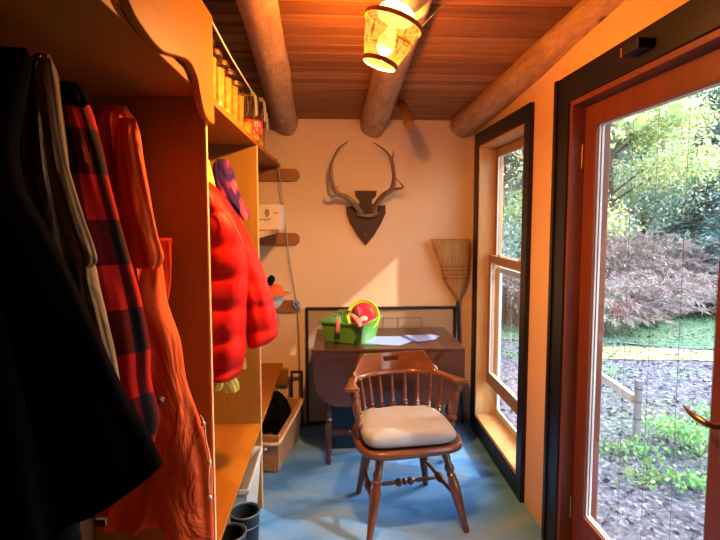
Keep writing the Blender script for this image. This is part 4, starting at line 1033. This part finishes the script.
class Leaves:
    def __init__(s, seed): s.r = np.random.default_rng(seed); s.P = []
    def blob(s, c, rad, n_, size, aspect=.5, shell=.5, droop=0):
        d = s.r.normal(size=(n_, 3)); d /= np.linalg.norm(d, axis=1)[:, None]
        rr = (shell + (1 - shell) * s.r.random(n_))[:, None]
        p = np.array(c) + d * rr * np.array(rad); s.leaf(p, size, aspect, droop); return s
    def leaf(s, p, size, aspect=.5, droop=0, dirs=None):
        n_ = len(p); u = s.r.normal(size=(n_, 3)) if dirs is None else dirs + s.r.normal(size=(n_, 3)) * .35
        u[:, 2] -= droop; u /= np.linalg.norm(u, axis=1)[:, None]
        q = s.r.normal(size=(n_, 3)); v = np.cross(u, q); v /= np.linalg.norm(v, axis=1)[:, None]
        sz = (size * (.6 + .8 * s.r.random(n_)))[:, None]
        a = p; b_ = p + u * sz * .5 + v * sz * aspect * .5; c_ = p + u * sz; d_ = p + u * sz * .5 - v * sz * aspect * .5
        s.P.append(np.stack([a, b_, c_, d_], 1)); return s
    def build(s, name, m_, parent=None):
        A = np.concatenate(s.P).reshape(-1, 3); k = len(A) // 4
        me = bpy.data.meshes.new(name); me.vertices.add(len(A)); me.vertices.foreach_set('co', A.astype(np.float32).ravel())
        me.loops.add(len(A)); me.loops.foreach_set('vertex_index', np.arange(len(A), dtype=np.int32))
        me.polygons.add(k); me.polygons.foreach_set('loop_start', np.arange(0, 4 * k, 4, dtype=np.int32)); me.update(calc_edges=True); me.validate()
        me.materials.append(m_); o = bpy.data.objects.new(name, me); col.objects.link(o)
        if parent is not None: o.parent = parent
        return o
def tree(x, y, h, spread, m_, label, seed, n_=9000, lsize=.14, name='leafy_tree', low=.25, trunk=.12, group='trees in the garden'):
    t = empty(name, (x, y, gh(x, y))); tag(t, label, 'tree', group); rd = random.Random(seed)
    tb_ = MB(); tb_.tube([(0, 0, -.05), (.05, .03, h * .3), (-.04, .05, h * .6), (0.02, 0, h * .92)], [trunk, trunk * .8, trunk * .5, .02], 10, .1)
    L = Leaves(seed); nb_ = 22
    for k in range(nb_):
        zb = h * (low + (1 - low) * rd.random() ** .9); a = rd.uniform(0, 6.28); q = (zb / h - low) / (1 - low)
        rl_ = spread * (.45 + .55 * math.sin(max(.05, 1 - q * .8) * 1.6)) * rd.uniform(.6, 1)
        tip = Vector((math.cos(a) * rl_, math.sin(a) * rl_, zb + rl_ * .25))
        tb_.tube(bez([(0, 0, zb - .1 * h * .5), tuple(tip * .5 + Vector((0, 0, zb * .5))), tuple(tip)], 4), [trunk * .35 * (1 - .85 * i / 8) for i in range(9)], 6)
        for f_ in (.55, 1.0):
            c_ = Vector((tip.x * f_, tip.y * f_, zb + (tip.z - zb) * f_)); s_ = spread * .36
            L.blob(c_, (s_, s_, s_ * .6), n_ // (nb_ * 2), lsize, .55, .25, .3)
    tb_.build('trunk', M['trunk'], t); L.build('foliage', m_, t); return t
def conifer(x, y, h, spread, label, seed, n_=14000, name='conifer_tree'):
    t = empty(name, (x, y, gh(x, y))); tag(t, label, 'tree', 'trees in the garden'); rd = random.Random(seed); L = Leaves(seed); nr = np.random.default_rng(seed)
    tb_ = MB(); tb_.tube([(0, 0, -.05), (0, 0, h * .5), (0, 0, h)], [.16, .09, .01], 10)
    for k in range(70):
        q = rd.random() ** .8; zb = h * (.06 + .92 * q); a = rd.uniform(0, 6.28); rl_ = spread * (1 - q) ** .8 * rd.uniform(.75, 1.1) + .15
        pts = [Vector((math.cos(a) * rl_ * s_, math.sin(a) * rl_ * s_, zb + .15 * rl_ * s_ - .45 * rl_ * s_ * s_)) for s_ in (0, .33, .66, 1)]
        tb_.tube(pts, [.02, .015, .01, .004], 5)
        m__ = n_ // 70; s_ = nr.random(m__) ** .7; P_ = np.stack([math.cos(a) * rl_ * s_, math.sin(a) * rl_ * s_, zb + .15 * rl_ * s_ - .45 * rl_ * s_ ** 2], 1) + nr.normal(size=(m__, 3)) * .04
        side = nr.choice([-1, 1], m__)[:, None] * np.array([-math.sin(a), math.cos(a), 0]) + np.array([math.cos(a), math.sin(a), -.35]) * .8
        L.leaf(P_, .17, .14, .1, side)
    tb_.build('trunk', M['trunk'], t); L.build('needles', M['needle'], t); return t
def frond_shrub(x, y, h, spread, m_, label, seed, n_=140, group='shrubs at the lawn edge'):
    t = empty('arching_shrub', (x, y, gh(x, y))); tag(t, label, 'shrub', group); L = Leaves(seed); nr = np.random.default_rng(seed)
    st_ = MB(); rd = random.Random(seed)
    for k in range(n_):
        a = rd.uniform(0, 6.28); rl_ = spread * rd.uniform(.3, 1.05); hh = h * .85 * rd.uniform(.5, 1.05)
        s_ = nr.random(80) ** .8
        b0 = np.array([rd.uniform(-.2, .2), rd.uniform(-.2, .2), 0])
        P_ = b0 + np.stack([math.cos(a) * rl_ * s_, math.sin(a) * rl_ * s_, hh * (1.9 * s_ - 1.15 * s_ ** 2)], 1)
        dr_ = np.stack([math.cos(a) * rl_ + 0 * s_, math.sin(a) * rl_ + 0 * s_, hh * (1.9 - 2.3 * s_)], 1); dr_ /= np.linalg.norm(dr_, axis=1)[:, None]
        L.leaf(P_, .10, .12, .1, dr_)
        if k % 4 == 0: st_.tube([tuple(b0 + np.array([math.cos(a) * rl_ * q, math.sin(a) * rl_ * q, hh * (1.9 * q - 1.15 * q * q)])) for q in (0, .3, .6, .9)], [.008, .006, .004, .002], 5)
    st_.build('stems', M['trunk'], t); L.build('fronds', m_, t); return t

def along(px, py, zed=GZ): p = atZ(px, py, zed); return p.x, p.y
# shrubs at the far edge of the lawn (base line seen y 305-330)
for i, (px, py, h, s_, k, lab) in enumerate((
    (612, 333, .95, .95, 'dry', 'brownish arching shrub at the lawn edge nearest the hinge side of the door'),
    (642, 326, 1.05, .95, 'dry', 'brownish arching shrub second from the hinge side of the door'),
    (668, 318, 1.15, 1.0, 'dry', 'brownish arching shrub below the dark conifer'),
    (697, 314, 1.0, 1.0, 'dark_shrub', 'dim grey arching shrub at the right of the lawn edge'),
    (735, 316, 1.0, 1.0, 'dark_shrub', 'dim grey arching shrub beyond the latch side of the door'),
    (585, 330, 1.1, 1.0, 'dry', 'brownish arching shrub seen between the door and window'),
    (520, 322, 1.2, 1.0, 'dark_shrub', 'dim arching shrub seen low through the tall window'),
    (495, 318, 1.2, 1.0, 'dry', 'brownish arching shrub seen low at the far side of the window'))):
    x, y_ = along(px, py); frond_shrub(x, y_, h, s_, M[k], lab, 20 + i)
for i, (px, py, h, s_) in enumerate(((625, 305, 2.1, 1.3), (665, 300, 2.0, 1.3), (590, 305, 2.2, 1.3))):
    x, y_ = along(px, py); frond_shrub(x, y_, h, s_, M['dry'], ['tall russet thicket behind the shrubs left of the conifer', 'tall russet thicket behind the shrubs under the conifer', 'tall russet thicket behind the shrubs beside the door hinges'][i], 60 + i, 160)
x, y_ = along(707, 296); conifer(x, y_, 3.6, 1.9, 'dark blue-green conifer at the right beyond the lawn', 5, 30000)
x, y_ = along(760, 290); conifer(x, y_, 6.5, 2.2, 'tall blue-green conifer farthest right beyond the lawn', 6)
tl = [(606, 300, 6.5, 2.0, 'leaf_yel', 'yellow-green leafy tree nearest the door hinges', 16000, .13),
      (640, 288, 7.5, 2.4, 'leaf_pale', 'pale green leafy tree in the middle of the door view', 18000, .13),
      (690, 282, 8.5, 2.8, 'leaf_pale', 'pale green leafy tree rising behind the dark conifer', 18000, .14),
      (585, 285, 8.0, 2.6, 'leaf_pale', 'pale leafy tree seen between door and window', 12000, .14),
      (520, 290, 7.0, 2.3, 'leaf_pale', 'pale leafy tree filling the tall window', 14000, .14),
      (490, 280, 8.0, 2.5, 'far', 'dull green tree at the far side of the window view', 12000, .16),
      (740, 276, 10, 3.2, 'leaf_pale', 'pale leafy tree at far right behind the conifers', 12000, .16)]
for i, (px, py, h, s_, k, lab, n_, ls) in enumerate(tl):
    x, y_ = along(px, py); tree(x, y_, h, s_, M[k], lab, 40 + i, int(n_ * 2.3), ls * .56, low=.06, trunk=.07)
for i, (px, D_, h) in enumerate(((470, 26, 11), (540, 25, 12), (610, 22, 12), (680, 21, 13), (760, 19, 12))):
    d = ray(px, 240); x = d.x / d.y * D_; labs = ['leftmost', 'second', 'third', 'fourth', 'rightmost']
    tree(x, D_, h, 3.6, M['far'], 'hazy background tree, %s of the row at the back of the garden' % labs[i] + ('' if i in (0, 4) else ' from the left'), 80 + i, 9000, .3, low=.03, trunk=.2)
tree(8.2, -1.2, 9.5, 3.4, M['leaf_pale'], 'leafy tree added out of view beyond the latch side of the door to dapple the sun', 140, 6500, .17, low=.2)  # unseen tree, added to break the sun into dapples on floor and ground
# overhanging yellowish branch near the glass
ob = empty('leafy_branch', (2.6, 4.3, 2.6)); tag(ob, 'yellow-green leafy branch reaching in at the top of the door view', 'branch')
L = Leaves(3); bq = bez([(2.2, 1.2, .8), (1.0, .4, .35), (.2, -.1, 0), (-.5, -.3, -.35), (-.9, -.3, -.6)], 5)
MB().tube(bq, [.03 * (1 - .9 * i / (len(bq) - 1)) for i in range(len(bq))], 7).build('twig', M['trunk'], ob)
for q in bq[5:]: L.blob(q, (.35, .35, .22), 34, .09, .6, .0, .2)
L.build('leaves', M['leaf_yel'], ob)

# post and rail
p = atZ(636, 446, gh(2.4, 3.8)); fz = gh(p.x, p.y)
po = empty('fence_post', (p.x, p.y, fz)); tag(po, 'weathered grey wooden post standing in the litter outside the door', 'post')
MB().box(-.020, .020, -.020, .020, -.1, .52).build('post_body', M['post'], po, False, .004)
b2 = MB()
for zz in (.22, .35, .45): b2.box(-.0215, .0215, -.0215, .0215, zz, zz + .010)
b2.build('post_bands', M['ink'], po, False)

ra = Vector((p.x, p.y + .04, fz + .36)); rb = atY(590, 368, 5.2)
q = (rb - ra); rq = q.to_track_quat('Y', 'Z').to_matrix().to_4x4(); rq.translation = ra
o = MB().box(-.025, .025, .0, q.length, -.03, .03, rq).build('fence_rail', M['rail'], None, False, .005); tag(o, 'pale wooden rail running back from the grey post', 'rail')

# low plants and litter
rnd = random.Random(9)
ln = ['bright green leafy plant right of the grey post', 'bright green leafy plant nearest the door latch', 'bright green leafy plant between post and latch plants', 'small green plant at the foot of the grey post', 'small green plant left of the grey post foot', 'leafy green patch behind the bright plants', 'small green plant low at the right of the door view', 'small green plant low in the middle of the door view']
for i, (px, py, h, s_, n_, k) in enumerate(((662, 440, .22, .22, 260, 'bright'), (700, 455, .26, .26, 300, 'bright'), (683, 448, .24, .22, 260, 'bright'), (642, 455, .12, .2, 140, 'bright'), (610, 452, .10, .2, 130, 'grass'), (712, 428, .2, .25, 200, 'bright'), (695, 485, .07, .22, 220, 'bright'), (650, 478, .06, .3, 260, 'grass'))):
    x, y_ = along(px, py); t = empty('leafy_plant', (x, y_, gh(x, y_))); tag(t, ln[i], 'plant', 'low green plants outside the door')
    L = Leaves(200 + i); L.blob((0, 0, h * .6), (s_, s_, h * .5), int(n_ * .8), .030, .75, .1, .0); L.build('leaves', M[k], t)
    sb = MB()
    for k2 in range(8): a = rnd.uniform(0, 6.28); sb.tube([(0, 0, -.01), (math.cos(a) * s_ * .4, math.sin(a) * s_ * .4, h * .5), (math.cos(a) * s_ * .7, math.sin(a) * s_ * .7, h * .9)], [.004, .003, .002], 5)
    sb.build('stems', M['grass'], t)
nr = np.random.default_rng(4); L = Leaves(11)
n_ = 9000; X = 1.3 + nr.random(n_) * 5.5; Y_ = .6 + nr.random(n_) * 6.5
Z_ = np.array([gh(a, b_) for a, b_ in zip(X, Y_)]) + .008
fl = nr.normal(size=(n_, 3)); fl[:, 2] *= .15; L.leaf(np.stack([X, Y_, Z_], 1), .045, .6, 0, fl * 2)
M['litter'] = island('fallen_leaves', [(0.09, 0.08, 0.10), (0.16, 0.15, 0.18), (0.20, 0.20, 0.26), (0.13, 0.15, 0.21), (0.36, 0.37, 0.42)], .8)
o = L.build('fallen_leaves', M['litter']); tag(o, 'grey and brown fallen leaves littering the ground outside', 'leaves', kind='stuff')
L = Leaves(12); n_ = 16000; X = 1.3 + nr.random(n_) * 8; Y_ = .8 + nr.random(n_) * 8
msk = np.array([mnoise.noise(Vector((a * 1.3, b_ * 1.3, 7))) > .12 or (b_ > 6.4 and b_ < 8) for a, b_ in zip(X, Y_)]); X, Y_ = X[msk], Y_[msk]; n_ = len(X)
Z_ = np.array([gh(a, b_) for a, b_ in zip(X, Y_)]); up = nr.normal(size=(n_, 3)) * .3; up[:, 2] = 1.2
L.leaf(np.stack([X, Y_, Z_], 1), .06, .14, 0, up); o = L.build('grass_tufts', M['grass']); tag(o, 'thin green grass growing in patches outside', 'grass', kind='stuff')
